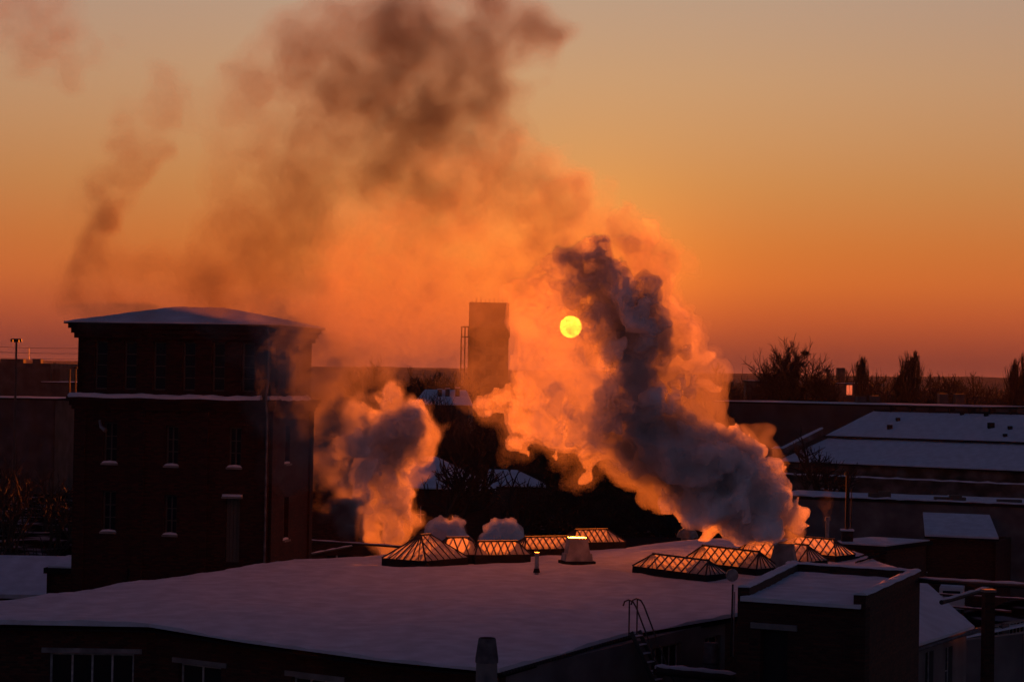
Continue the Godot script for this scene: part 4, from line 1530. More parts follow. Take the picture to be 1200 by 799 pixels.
	g1.y = 0
	pitched_roof(gs, Vector3(-0.3, gy, 0.4), g1 - g0 + Vector3(0.4, gy, 0.4), g1 - g0 + Vector3(0.4, gy, -7.4), Vector3(-0.3, gy, -7.4), Vector3(0.2, gy + 1.45, -3.5), Vector3(3.0, gy + 1.45, -3.5))

	# --- dark flat building right behind the tower, and snowy pipes
	var d0 := Vector3(-12.85, 10.98, -140.00)
	var d1 := Vector3(-7.53, 11.09, -139.70)
	var db := block("flat_dark_shed", "flat dark shed behind the right side of the brick tower", d0, d1, 8.0, d0.y, mats.dark_brick, [[2.2, 3.4, 5.0, 6.6]])
	flat_roof(db, d0, d1, 8.0, d0.y, false, 0.3)
	snowy_pipe("pipe_line", "snow-topped pipe running right from the foot of the brick tower", Vector3(-10.09, 9.12, -116.00), Vector3(-5.02, 9.16, -112.00), 0.055, "")
	snowy_pipe("pipe_strut", "short slanting snowy pipe at the foot of the brick tower", Vector3(-8.89, 9.29, -104.00), Vector3(-7.21, 9.30, -110.00), 0.05, "")
	for q in [["grey vent dome right of the farthest left skylight, behind the roof", Vector3(4.84, 8.91, -121.00), 0.62], ["low vent dome beyond the back edge of the roof, under the thick plume", Vector3(9.59, 8.69, -128.00), 0.5]]:
		var vd := thing("vent_dome", q[0], "roof vent", q[1] as Vector3, 0, "vent domes behind the roof")
		part("neck", Shape.new().tube([Vector3(0, -2.5, 0), Vector3(0, 0.1, 0)], [q[2] * 0.7, q[2] * 0.7], 14), mats.zinc, vd)
		part("dome", Shape.new().tube([Vector3(0, 0.1, 0), Vector3(0, 0.2, 0), Vector3(0, 0.42, 0), Vector3(0, 0.58, 0), Vector3(0, 0.64, 0)], [q[2] * 1.15, q[2] * 1.15, q[2] * 0.95, q[2] * 0.5, q[2] * 0.1], 18), mats.zinc, vd)
	var rb0 := Vector3(1.98, 7.74, -125.00)
	var rb1 := Vector3(11.89, 7.45, -131.00)
	var rb := block("rear_shed", "dark low shed just behind the back edge of the workshop roof", rb0, rb1, 6.0, 8.0, mats.dark_brick)
	flat_roof(rb, rb0, rb1, 6.0, 8.0, false, 0.2)

	# --- left: annex by the tower and the lower roofs
	var x0 := Vector3(-20.46, 8.15, -106.00)
	var x1 := Vector3(-18.84, 8.27, -105.80)
	var xb := block("brick_annex", "small brick annex with snow on it at the left foot of the tower", x0, x1, 4.0, x0.y, mats.brick)
	flat_roof(xb, x0, x1, 4.0, x0.y, true, 0.12)
	var n0 := Vector3(-25.35, 6.45, -112.00)
	var n1 := Vector3(-21.52, 6.76, -112.00)
	var nb := block("low_snowy_shed", "low shed with a smooth snowy roof at the left edge", n0, n1, 9.0, n0.y, mats.brick)
	var ny := n0.y
	n0.y = 0
	n1.y = 0
	pitched_roof(nb, Vector3(-0.4, ny - 0.1, 0.4), n1 - n0 + Vector3(0.4, ny - 0.1, 0.4), n1 - n0 + Vector3(1.2, ny - 0.1, -14.0), Vector3(-0.4, ny - 0.1, -14.0), Vector3(-0.4, ny + 1.3, -5.0), n1 - n0 + Vector3(1.2, ny + 1.3, -5.0), 0.2)
	snowy_pipe("handrail", "upper snowy rail at the left foot of the tower", Vector3(-22.92, 7.68, -120.00), Vector3(-21.38, 7.88, -120.00), 0.06, "")
	snowy_pipe("handrail", "lower snowy rail at the left foot of the tower", Vector3(-22.89, 7.55, -119.00), Vector3(-21.20, 7.75, -119.00), 0.06, "")

	# --- left distance
	var q0 := Vector3(-122.46, 18.40, -520.00)
	var q1 := Vector3(-100.33, 18.23, -518.90)
	var qb := block("flat_works", "flat-topped works building on the far left skyline", q0, q1, 30.0, q0.y, mats.far_wall, [[3.0, 6.0, 6.0, 8.0], [9.0, 12.0, 6.0, 8.0], [15.0, 18.0, 6.0, 8.0]])
	part("roof_unit", Shape.new().between(Vector3(10.8, q0.y, -4), Vector3(15.8, q0.y + 0.9, -1)), mats.far_wall, qb)
	part("roof_unit", Shape.new().between(Vector3(17.8, q0.y, -4), Vector3(19.6, q0.y + 1.0, -1)), mats.far_wall, qb)
	part("lower_block", Shape.new().box(Vector3(23.0, (q0.y - 1.2) * 0.5, -4.0), Vector3(2.4, q0.y - 1.2, 6.0), Basis(Vector3.UP, -0.12)), mats.far_wall, qb)
	part("aerial", Shape.new().tube([Vector3(16.6, q0.y + 0.8, -3), Vector3(16.6, q0.y + 3.6, -3)], [0.09, 0.05], 6), mats.steel, qb)
	for q in [["long low far-left building whose snow roof draws a pale line", Vector3(-77.61, 12.90, -330.00), Vector3(-62.87, 13.28, -329.30), 14.0], ["far-left building with a thin snow roof close beside the tower", Vector3(-92.48, 14.41, -470.00), Vector3(-81.97, 14.59, -469.40), 22.0]]:
		var z := block("snowy_low_building", q[0], q[1], q[2], q[3], (q[1] as Vector3).y, mats.far_wall, [[2.0, 3.4, 2.0, 3.4], [6.0, 7.4, 2.0, 3.4]])
		flat_roof(z, q[1], q[2], q[3], (q[1] as Vector3).y, true, 0.3)
	var fm := thing("floodlight_mast", "floodlight mast with four lamps standing on the far left skyline", "light mast", Vector3(-62.33, 12.04, -300.00) * Vector3(1, 0, 1))
	var top := 20.9
	part("mast", Shape.new().tube([Vector3.ZERO, Vector3(0, top, 0)], [0.2, 0.12], 8), mats.steel, fm)
	part("crossbar", Shape.new().bar(Vector3(-0.62, top, 0), Vector3(0.62, top, 0), 0.14, 0.14), mats.steel, fm)
	for x in [-0.55, -0.2, 0.2, 0.55]:
		part("lamp", Shape.new().box(Vector3(x, top - 0.22 + 0.1 * absf(x), 0.12), Vector3(0.3, 0.36, 0.2), Basis(Vector3.RIGHT, 0.5)), mats.steel, fm)
	for q in [["small lamp post on the skyline, nearer the tower of the far-left pair", Vector3(-69.42, 12.19, -380.00), 12.6], ["small lamp post on the skyline, farther from the tower of the far-left pair", Vector3(-70.37, 12.17, -380.00), 12.3]]:
		var lp := thing("lamp_post", q[0], "street lamp", (q[1] as Vector3) * Vector3(1, 0, 1), 0, "lamp posts on the left skyline")
		lp.scale = Vector3.ONE * 1.4
		part("post", Shape.new().tube([Vector3.ZERO, Vector3(0, q[2], 0), Vector3(0.5, q[2] + 0.2, 0)], [0.12, 0.08, 0.06], 6), mats.dark, lp)
		part("lamp", Shape.new().box(Vector3(0.65, q[2] + 0.18, 0), Vector3(0.5, 0.14, 0.2)), mats.dark, lp)

	var wires := thing("overhead_wires", "faint overhead wires crossing the sky beside the floodlight mast on the far left", "wires", Vector3(-94.47, 21.10, -420.00))
	for drop in [0.0, -0.9, -1.9]:
		var sag := []
		for i in 9:
			sag.append(Vector3(i * 2.9, drop - 0.25 * sin(PI * i / 8.0), 0))
		part("wire", Shape.new().tube(sag, [0.03, 0.03, 0.03, 0.03, 0.03, 0.03, 0.03, 0.03, 0.03], 4), mats.dark, wires)

	# --- centre distance: snowy low building and the high block with its steel stair tower
	var c0 := Vector3(-17.14, 11.83, -430.00)
	var c1 := Vector3(-7.62, 12.01, -429.50)
	var cb := block("snowy_works", "low works building with a snowy roof and stubby chimneys in front of the high block", c0, c1, 12.0, c0.y, mats.far_wall, [[1.0, 2.2, 6.0, 8.0], [3.6, 4.8, 6.0, 8.0], [6.2, 7.4, 6.0, 8.0]])
	var cy := c0.y
	c0.y = 0
	c1.y = 0
	pitched_roof(cb, Vector3(-0.4, cy, 0.4), c1 - c0 + Vector3(0.4, cy, 0.4), c1 - c0 + Vector3(0.4, cy, -12.4), Vector3(-0.4, cy, -12.4), Vector3(1.4, cy + 2.6, -6.0), c1 - c0 + Vector3(-0.6, cy + 2.6, -6.0), 0.2)
	for x in [4.2, 5.6, 7.4]:
		var cp := part("chimney", Shape.new().between(Vector3(x - 0.4, cy + 0.6, -3.4), Vector3(x + 0.4, cy + 2.5 + 0.1 * x, -2.6)), mats.far_wall, cb)
		part("snow", Shape.new().between(Vector3(x - 0.45, cy + 2.502 + 0.1 * x, -3.45), Vector3(x + 0.45, cy + 2.65 + 0.1 * x, -2.55)), mats.snow, cp)
	high_block()


func van(at: Vector3) -> void:
	var o := thing("parked_van", "parked van with snow on its roof, seen past the corner of the stair house", "van", at, 78)
	var s := Shape.new()
	var side := [Vector2(-2.2, 0.45), Vector2(2.3, 0.45), Vector2(2.35, 1.05), Vector2(1.75, 1.2), Vector2(1.15, 1.95), Vector2(-2.1, 2.0), Vector2(-2.25, 1.2)]
	var pts := []
	for p in side:
		pts.append(Vector3(p.x, p.y, 0.9))
	pts.reverse()
	s.prism(pts, Vector3(0, 0, -1.8))
	part("body", s, mats.plastic_white, o)
	for z in [0.905, -0.905]:
		part("side_window", Shape.new().box(Vector3(0.55, 1.55, z), Vector3(0.9, 0.5, 0.02)), mats.window_glass, o)
	part("windscreen", Shape.new().bar(Vector3(1.46, 1.58, -0.75), Vector3(1.46, 1.58, 0.75), 0.85, 0.02, Vector3(0.77, 0.64, 0).normalized()), mats.window_glass, o)
	part("rear_window", Shape.new().box(Vector3(-2.2, 1.55, 0), Vector3(0.04, 0.5, 1.3)), mats.window_glass, o)
	for x in [-1.4, 1.5]:
		for z in [-0.8, 0.8]:
			var w := part("wheel", Shape.new().tube([Vector3(x, 0.34, z - 0.12), Vector3(x, 0.34, z + 0.12)], [0.34, 0.34], 16), mats.dark, o)
			part("rim", Shape.new().tube([Vector3(x, 0.34, z + (0.121 if z > 0 else -0.121)), Vector3(x, 0.34, z + (0.135 if z > 0 else -0.135))], [0.2, 0.18], 12), mats.zinc, w)
	part("snow", Shape.new().box(Vector3(-0.45, 2.06, 0), Vector3(3.1, 0.14, 1.66)), mats.snow, o)


func high_block() -> void:
	var at := Vector3(-6.69, 10.08, -700.00) * Vector3(1, 0, 1)
	var o := thing("high_block", "tall block with an open steel stair tower beside it, half lost in smoke", "building", at, 3)
	var w := 11.4
	var top := 38.6
	var rows := []
	for i in 6:
		for j in 3:
			rows.append([1.2 + j * 3.6, 3.0 + j * 3.6, 5.0 + i * 4.2, 6.8 + i * 4.2])
	part("wall", wall_shape(Vector3(-w / 2, 0, 0), Vector3(w / 2, 0, 0), top, rows), mats.far_wall, o)
	part("wall", wall_shape(Vector3(w / 2, 0, 0), Vector3(w / 2, 0, -11), top, []), mats.far_wall, o)
	part("wall", wall_shape(Vector3(w / 2, 0, -11), Vector3(-w / 2, 0, -11), top, []), mats.far_wall, o)
	part("wall", wall_shape(Vector3(-w / 2, 0, -11), Vector3(-w / 2, 0, 0), top, []), mats.far_wall, o)
	for r in rows:
		part("window", Shape.new().between(Vector3(-w / 2 + r[0], r[2], -0.3), Vector3(-w / 2 + r[1], r[3], -0.2)), mats.window_glass, o)
	part("roof", Shape.new().between(Vector3(-w / 2 - 0.1, top + 0.002, -11.1), Vector3(w / 2 + 0.1, top + 0.4, 0.1)), mats.far_wall, o)
	for i in 9:
		part("aerial", Shape.new().tube([Vector3(-5.2 + i * 1.3, top + 0.4, -1), Vector3(-5.2 + i * 1.3, top + 1.0 + 0.8 * absf(sin(i * 2.2)), -1)], [0.10, 0.06], 5), mats.steel, o)
	# cantilevered gallery with a row of openings, and the lattice stair tower to its left
	var g := top - 7.6
	part("gallery_floor", Shape.new().between(Vector3(-w / 2 - 2.6, g - 2.4, -3), Vector3(w / 2 + 0.2, g - 2.1, 1.6)), mats.steel, o)
	part("gallery_roof", Shape.new().between(Vector3(-w / 2 - 2.6, g + 0.6, -3), Vector3(w / 2 + 0.2, g + 0.9, 1.6)), mats.steel, o)
	for i in 15:
		var x := -w / 2 - 2.5 + i * 1.0
		part("gallery_post", Shape.new().between(Vector3(x - 0.2, g - 2.1, 1.3), Vector3(x + 0.2, g + 0.6, 1.55)), mats.steel, o)
	var x0 := -w / 2 - 2.5
	var x1 := -w / 2 - 0.3
	for x in [x0, (x0 + x1) * 0.5, x1]:
		for z in [-2.4, 1.2]:
			part("column", Shape.new().between(Vector3(x - 0.14, 0, z - 0.14), Vector3(x + 0.14, g - 2.4, z + 0.14)), mats.steel, o)
	for i in 12:
		var y := 2.4 + i * 2.1
		if y > g - 2.6:
			break
		part("landing", Shape.new().between(Vector3(x0, y - 0.12, -2.4), Vector3(x1, y, 1.2)), mats.steel, o)
		part("brace", Shape.new().bar(Vector3(x0 if i % 2 else x1, y, 1.3), Vector3(x1 if i % 2 else x0, y + 2.1, 1.3), 0.12, 0.12), mats.steel, o)



# ------------------------------------------------------------------ ground, hills, trees

func land() -> void:
	var g := Shape.new()
	var k := 24
	for i in k:
		for j in k:
			var x0 := -6000.0 + i * 12000.0 / k
			var z0 := 400.0 - j * 9000.0 / k
			g.quad(Vector3(x0, 0, z0), Vector3(x0 + 12000.0 / k, 0, z0), Vector3(x0 + 12000.0 / k, 0, z0 - 9000.0 / k), Vector3(x0, 0, z0 - 9000.0 / k))
	structure("ground", g, mats.earth)
	var n := FastNoiseLite.new()
	n.seed = 12
	n.frequency = 0.0011
	n.fractal_octaves = 4
	for row in 3:
		var s := Shape.new()
		var d: float = [2300.0, 3200.0, 4600.0][row]
		var prev := []
		for i in 90:
			var x := -2400.0 + i * 54.0
			var top: float = [20.5, 26.5, 33.0][row] + 6.0 * n.get_noise_2d(x, row * 700.0) + 2.5 * n.get_noise_2d(x * 7.0, row * 300.0)
			var r := [Vector3(x, 0.02, -d + 260), Vector3(x, top * 0.8, -d + 60), Vector3(x, top, -d), Vector3(x, 0.02, -d - 260)]
			if not prev.is_empty():
				for q in 3:
					s.quad(prev[q], r[q], r[q + 1], prev[q + 1])
			prev = r
		structure("hills", s, mats.woodland)


var tree_rng := RandomNumberGenerator.new()


# kinds: 0 spreading bare tree, 1 poplar, 2 bushy bare tree
func branch(trunk: Shape, twigs: Shape, p: Vector3, dir: Vector3, length: float, radius: float, level: int, kind: int, fine: float) -> void:
	var steps := 3
	var pts := [p]
	var rad := [radius]
	var q := p
	var d := dir
	var wild: float = [0.28, 0.10, 0.34][kind] * (0.35 if level == 0 else 1.0)
	for i in steps:
		d = (d + Vector3(tree_rng.randf_range(-1, 1), tree_rng.randf_range(-0.6, 1.0), tree_rng.randf_range(-1, 1)) * wild + Vector3(0, [0.06, 0.30, 0.08][kind], 0)).normalized()
		q += d * length / steps
		pts.append(q)
		rad.append(radius * (1.0 - 0.45 * (i + 1) / steps))
	var last := radius < fine * 1.3 or level >= 7
	(twigs if radius < fine * 2.2 else trunk).tube(pts, rad, 5 if level < 2 else 3, false)
	if last:
		return
	var kids: int = [tree_rng.randi_range(3, 5), tree_rng.randi_range(3, 5), tree_rng.randi_range(3, 5)][kind]
	if level == 0 and kind == 1:
		kids = 15
	for i in kids:
		var t := tree_rng.randf_range(0.35, 1.0) if i > 0 else 1.0
		if level == 0 and kind == 1:
			t = 0.08 + 0.91 * i / kids
		var at: Vector3 = (pts[int(t * (steps - 0.01))] as Vector3).lerp(pts[mini(int(t * (steps - 0.01)) + 1, steps)], fmod(t * (steps - 0.01), 1.0))
		var spread: float = [1.25, 0.42, 0.9][kind] * (0.35 if i == 0 and not (level == 0 and kind == 1) else 1.0)
		var side := Vector3(tree_rng.randf_range(-1, 1), tree_rng.randf_range(-0.4, 0.7), tree_rng.randf_range(-1, 1)).normalized()
		var nd := (d + side * spread * 1.2).normalized()
		var shrink := tree_rng.randf_range(0.58, 0.82)
		if level == 0 and kind == 1:
			shrink = lerpf(0.30, 0.07, t) * tree_rng.randf_range(0.8, 1.2)
		branch(trunk, twigs, at, nd, length * shrink, radius * tree_rng.randf_range(0.5, 0.68), level + 1, kind, fine)


func tree(called: String, label: String, group: String, at: Vector3, height: float, kind: int, fine: float, number: int) -> Node3D:
	tree_rng.seed = number
	var o := thing(called, label, "tree", at, 0, group)
	var trunk := Shape.new()
	var twigs := Shape.new()
	if kind == 2:
		for i in 3:
			branch(trunk, twigs, Vector3(tree_rng.randf_range(-0.3, 0.3), -0.2, tree_rng.randf_range(-0.3, 0.3)), Vector3(tree_rng.randf_range(-0.5, 0.5), 1, tree_rng.randf_range(-0.5, 0.5)).normalized(), height * 0.34, height * 0.016, 1, kind, fine)
	else:
		branch(trunk, twigs, Vector3(0, -0.2, 0), Vector3(0, 1, 0), height * [0.20, 0.97][kind], height * [0.024, 0.015][kind], 0, kind, fine)
	# scaled to the height wanted
	var tall := 0.1
	for v in twigs.v:
		tall = maxf(tall, v.y)
	for s in [trunk, twigs]:
		for i in s.v.size():
			s.v[i] *= height / tall
	if trunk.v.size():
		part("trunk", trunk, mats.bark, o)
	if twigs.v.size():
		part("crown", twigs, mats.twig, o)
	return o


# dense evergreen: a trunk and many leaf-sized faces in clumps
func evergreen(called: String, label: String, group: String, at: Vector3, height: float, wide: float, number: int, faces: int) -> Node3D:
	var r := RandomNumberGenerator.new()
	r.seed = number
	var o := thing(called, label, "tree", at, 0, group)
	part("trunk", Shape.new().tube([Vector3(0, -0.2, 0), Vector3(0.1, height * 0.5, 0), Vector3(0, height * 0.9, 0)], [0.25, 0.18, 0.05], 7), mats.bark, o)
	var s := Shape.new()
	var clumps := []
	for i in 70:
		var t := pow(r.randf(), 0.8)
		var y := height * (0.08 + 0.92 * t)
		var reach := wide * 0.5 * (1.15 - 0.85 * pow(t, 1.5)) * sqrt(r.randf())
		var a := r.randf() * TAU
		clumps.append([Vector3(cos(a) * reach, y, sin(a) * reach), r.randf_range(0.35, 0.95) * wide * 0.14])
	for i in faces:
		var c: Array = clumps[r.randi() % clumps.size()]
		var p: Vector3 = c[0] + Vector3(r.randfn(), r.randfn(), r.randfn()) * float(c[1])
		var u := Vector3(r.randfn(), r.randfn(), r.randfn()).normalized()
		var v := u.cross(Vector3(r.randfn(), r.randfn(), r.randfn()).normalized())
		var l := r.randf_range(0.14, 0.34)
		s.tri(p - u * l, p + v * l * 0.5, p + u * l)
	part("crown", s, mats.leaf, o)
	return o


func trees() -> void:
	var r := RandomNumberGenerator.new()
	r.seed = 99
	# the large bare tree on the right skyline, with a dark nest in it
	tree("bare_tree", "large spreading bare tree right of the steam, with a dark nest in its crown", "", Vector3(46.08, 9.72, -400.00) * Vector3(1, 0, 1), 25.5, 0, 0.024, 9)
	var nest := thing("bird_nest", "dark round nest high in the large bare tree", "nest", Vector3(48.93, 22.10, -398.00))
	var ns := Shape.new()
	for i in 90:
		var p := Vector3(r.randfn(), r.randfn() * 0.7, r.randfn()) * 0.24
		var d := Vector3(r.randfn(), r.randfn() * 0.3, r.randfn()).normalized() * 0.5
		ns.tube([p - d, p + d], [0.03, 0.03], 3, false)
	part("twigs", ns, mats.twig, nest)
	part("cup", Shape.new().tube([Vector3(0, -0.4, 0), Vector3(0, -0.2, 0), Vector3(0, 0.2, 0)], [0.15, 0.42, 0.46], 10), mats.bark, nest)
	# poplars
	tree("poplar_tree", "leftmost bare poplar on the right skyline, right of the two far chimneys", "", Vector3(76.43, 7.77, -520.00) * Vector3(1, 0, 1), 23.6, 1, 0.03, 11)
	tree("poplar_tree", "tall twin-topped bare poplar in the middle of the right skyline", "", Vector3(80.83, 8.67, -480.00) * Vector3(1, 0, 1), 24.2, 1, 0.03, 12)
	tree("poplar_tree", "slim left companion close against the tall twin-topped poplar", "", Vector3(79.77, 8.57, -484.00) * Vector3(1, 0, 1), 20.5, 1, 0.03, 13)
	tree("poplar_tree", "bare poplar cut by the right edge of the picture", "", Vector3(92.21, 9.90, -430.00) * Vector3(1, 0, 1), 25.5, 1, 0.03, 14)
	tree("poplar_tree", "slim poplar left of the one at the right edge of the picture", "", Vector3(92.10, 9.78, -436.00) * Vector3(1, 0, 1), 22.5, 1, 0.03, 15)
	# middle-size bare trees of the right skyline
	var k := 0
	for q in [[1098, 432, 560, 0, "small bare tree with an upright crown between the poplars on the right"], [1128, 441, 600, 2, "low rounded bare tree right of the middle poplars"], [1150, 441, 520, 2, "dark round-crowned bare tree left of the poplars at the right edge"], [1166, 449, 470, 2, "low dark bush beside the round-crowned bare tree at the right"], [1034, 447, 640, 2, "low bare bush between the two groups of poplars"], [952, 446, 430, 0, "slanting bare tree at the right foot of the large bare tree"], [880, 446, 470, 2, "low bare bush at the left foot of the large bare tree"], [850, 448, 520, 2, "low bare bush where the skyline meets the steam"], [1178, 444, 600, 2, "pale far bush left of the poplars at the right edge"], [1115, 446, 700, 0, "far slender bare tree behind the low rounded one"], [985, 452, 600, 2, "bare bush below the two far chimneys"], [1048, 446, 660, 0, "slender far bare tree left of the twin-topped poplar"]]:
		var foot := Vector3(0.00, 17.18, -1.00) * 0.0
		var x: float = (q[0] - 600.0) / 2800.0 * q[2]
		var high: float = CAMERA_HEIGHT - (q[1] - 442.0 - (q[0] - 600.0) * 0.0175) / 2800.0 * q[2]
		foot = Vector3(x, 0, -q[2])
		tree("bare_tree", q[4], "", foot, high, q[3], 0.035, 40 + k)
		k += 1
	# trees round the centre
	for q in [[453, 416, 520, 0, "tall bare tree on the skyline left of the high block"], [437, 432, 500, 2, "bushy bare tree left of the tall one near the small steam plume"], [474, 430, 500, 2, "dark bushy bare tree right of the tall one near the high block"], [498, 431, 560, 2, "round dark bare tree just left of the snowy works"], [518, 432, 600, 0, "bare tree at the foot of the steel stair tower"], [420, 440, 520, 2, "low bush behind the small steam plume"], [600, 470, 420, 2, "bare bush half hidden in smoke right of the high block"], [560, 478, 380, 0, "bare tree in front of the snowy works"], [520, 484, 330, 0, "bare tree before the snowy works, left of centre"], [480, 488, 320, 2, "bare bush above the hip-roofed house"]]:
		var x: float = (q[0] - 600.0) / 2800.0 * q[2]
		var high: float = CAMERA_HEIGHT - (q[1] - 442.0 - (q[0] - 600.0) * 0.0175) / 2800.0 * q[2]
		tree("bare_tree", q[4], "", Vector3(x, 0, -q[2]), high, q[3], 0.04, 80 + k)
		k += 1
	# dark wood behind the roof
	var e := evergreen("evergreen_tree", "broad dark evergreen behind the back edge of the roof, under the bright smoke", "", Vector3(8.80, -1.15, -262.00) * Vector3(1, 0, 1), 10.6, 7.5, 3, 9000)
	for q in [[655, 272, 1.02, "dark evergreen on the left of the broad one behind the roof"], [727, 255, 0.98, "pointed dark evergreen right of the broad one behind the roof"], [758, 250, 0.72, "low dark evergreen under the thick plume"], [790, 246, 0.62, "small dark evergreen at the right end of the wood behind the roof"], [640, 290, 0.9, "dark evergreen right behind the house wing"], [820, 245, 0.5, "lowest dark shrub of the wood behind the roof"]]:
		copy_of(e, Vector3((q[0] - 600.0) / 2800.0 * q[1], 0, -q[1]), q[0] * 1.7, Vector3(1.0, q[2], 1.0), q[3])
	for q in [[615, 205, 0, 10.5, "thin bare tree in front of the house wing"], [528, 210, 0, 11.2, "thin bare tree in front of the hip-roofed house"], [580, 300, 2, 13.0, "bare bush behind the house wing's roof"], [660, 215, 0, 8.5, "low bare tree before the dark evergreens"], [545, 300, 2, 13.5, "bare bush behind the ridge of the hip-roofed house"], [700, 330, 0, 16.0, "bare tree behind the dark evergreens"], [748, 340, 2, 14.0, "bushy bare tree behind the pointed evergreen"]]:
		tree("bare_tree", q[4], "", Vector3((q[0] - 600.0) / 2800.0 * q[1], 0, -q[1]), q[3], q[2], 0.03, 120 + k)
		k += 1
	# small bare tree in front of the long hall
	tree("bare_tree", "small bare tree in front of the left end of the long hall's snowy roof", "", Vector3(28.29, 8.64, -215.00) * Vector3(1, 0, 1), 13.4, 0, 0.03, 74)
	# scrub on the left, with snow caught in it
	for i in 14:
		var d := r.randf_range(150, 320)
		var px := r.randf_range(-10, 92)
		var t := tree("bare_shrub", "bare shrub among the dark scrub left of the brick tower", "scrub left of the tower", Vector3((px - 600.0) / 2800.0 * d, 0, -d), r.randf_range(3.0, 5.5) + d * 0.007, 2, 0.04, 200 + i)
		t.set_meta("category", "shrub")
	var bushes := []
	for i in 3:
		bushes.append(tree("bare_bush", "bare bush in the dark wood behind the workshop", "bare bushes in the wood behind the workshop", Vector3(-6.0 + i * 14.0, 0, -300.0 - i * 22.0), 11.0 + i, 2, 0.035, 260 + i))
	for i in 70:
		var d := r.randf_range(215, 430)
		var px := r.randf_range(385, 840)
		if px > 425 and px < 650 and d < 262:
			continue
		var y := r.randf_range(0.55, 1.0) * (1.0 + (d - 215.0) / 700.0)
		copy_of(bushes[i % 3], Vector3((px - 600.0) / 2800.0 * d, 0, -d), r.randf_range(0, 360), Vector3(1.25, y, 1.25), "bare bush in the dark wood %s %s" % ["before" if d < 300 else "beyond", "the hip-roofed house" if px < 540 else "the house wing" if px < 650 else "the evergreens" if px < 790 else "the small evergreens under the plume"])
	# rows of trees along the whole horizon
	var protos := []
	for i in 4:
		protos.append(tree("bare_tree", "bare tree in the hazy row along the horizon", "trees in the rows along the horizon", Vector3(-30.0 + i * 26.0, 0, -760.0 - i * 20.0), 18.0 + i, 2 if i % 2 else 0, 0.07, 300 + i))
	for i in 150:
		var d := r.randf_range(560, 1300)
		var px := r.randf_range(-30, 1230)
		if (px > 80 and px < 380) or (px > 640 and px < 835):
			continue
		var size := r.randf_range(0.75, 1.2)
		var look := "%s %s bare tree in the hazy horizon row %s" % ["tall" if size > 1.02 else "low", "bushy" if i % 2 else "open-crowned", "left of the brick tower" if px < 90 else "between the tower and the high block" if px < 530 else "right of the high block" if px < 700 else "between the steam and the first poplar" if px < 1010 else "between the poplars" if px < 1120 else "near the right edge"]
		copy_of(protos[i % 4], Vector3((px - 600.0) / 2800.0 * d, 0, -d), r.randf_range(0, 360), Vector3(1.2, size, 1.2), look)


func skyline() -> void:
	var c := thing("factory_chimney", "slender dark factory chimney on the right skyline", "chimney", Vector3(119.43, 0.65, -900.00) * Vector3(1, 0, 1))
	part("stack", Shape.new().tube([Vector3.ZERO, Vector3(0, 22.0, 0)], [1.0, 0.62], 14), mats.far_wall, c)
	part("crown", Shape.new().tube([Vector3(0, 21.0, 0), Vector3(0, 22.2, 0)], [0.82, 0.82], 14), mats.far_wall, c)
	var t := thing("water_tower", "squat far tower right of the slender factory chimney", "tower", Vector3(131.15, -0.18, -950.00) * Vector3(1, 0, 1))
	part("shaft", Shape.new().tube([Vector3.ZERO, Vector3(0, 17.0, 0)], [1.7, 1.5], 12), mats.far_wall, t)
	part("head", Shape.new().tube([Vector3(0, 17.0, 0), Vector3(0, 18.0, 0), Vector3(0, 23.2, 0)], [1.5, 1.9, 1.8], 12), mats.far_wall, t)
	for y in [18.0, 19.6]:
		part("crossbeam", Shape.new().bar(Vector3(-5.5, y, 0), Vector3(5.5, y, 0), 0.25, 0.25), mats.steel, t)
	# a house with a lit window, and one with a dimmer one
	for q in [["far house with a glowing orange window below the two far chimneys", Vector3(90.72, 15.35, -640.00), Color(1.0, 0.16, 0.06), 0.8, 0.75, 1.3], ["far house with a dim reddish window left of the large bare tree", Vector3(58.18, 15.61, -560.00), Color(1.0, 0.12, 0.05), 0.08, 0.4, 0.8]]:
		var p: Vector3 = q[1]
		var a := p - Vector3(3, 0, 0)
		var b := p + Vector3(3, 0, 0)
		var h := block("far_house", q[0], a, b, 6.0, p.y + 1.5, mats.far_wall)
		flat_roof(h, a, b, 6.0, p.y + 1.5, true, 0.3)
		var m := plain(Color(0.1, 0.1, 0.1), 0.6)
		m.emission_enabled = true
		m.emission = (q[2] as Color).linear_to_srgb()
		m.emission_energy_multiplier = q[3] * 0.2
		var wx: float = q[4]
		var wy: float = q[5]
		part("lit_window", Shape.new().between(Vector3(3.0 - wx, p.y - wy, 0.003), Vector3(3.0 + wx, p.y + wy, 0.06)), m, h)
		part("window_frame", Shape.new().between(Vector3(2.95, p.y - wy, 0.062), Vector3(3.05, p.y + wy, 0.10)), mats.steel, h)
		var l := OmniLight3D.new()
		l.name = "window_glow"
		l.light_color = (q[2] as Color).linear_to_srgb()
		l.light_energy = 0.3 * q[3]
		l.light_size = 0.6
		l.omni_range = 20.0
		l.omni_attenuation = 2.0
		l.shadow_enabled = true
		l.position = Vector3(3.0, p.y, 0.8)
		h.add_child(l)
	# the sun's disc: a glowing ball far off that lets the sunlight through
	var s := SphereMesh.new()
	s.radius = 41.0
	s.height = 82.0
	s.radial_segments = 64
	s.rings = 32
	var sm := StandardMaterial3D.new()
	sm.albedo_color = Color(0, 0, 0, 0.1)
	sm.transparency = BaseMaterial3D.TRANSPARENCY_ALPHA
	sm.roughness = 1.0
	sm.specular_mode = BaseMaterial3D.SPECULAR_DISABLED
	sm.emission_enabled = true
	sm.emission = Color(1.0, 0.62, 0.03).linear_to_srgb()
	sm.emission_energy_multiplier = 15.0
	var o := part_of("sky_sun", s, sm, self)
	o.position = Vector3(220.87, 210.72, -9000.00)
	o.set_meta("kind", "structure")



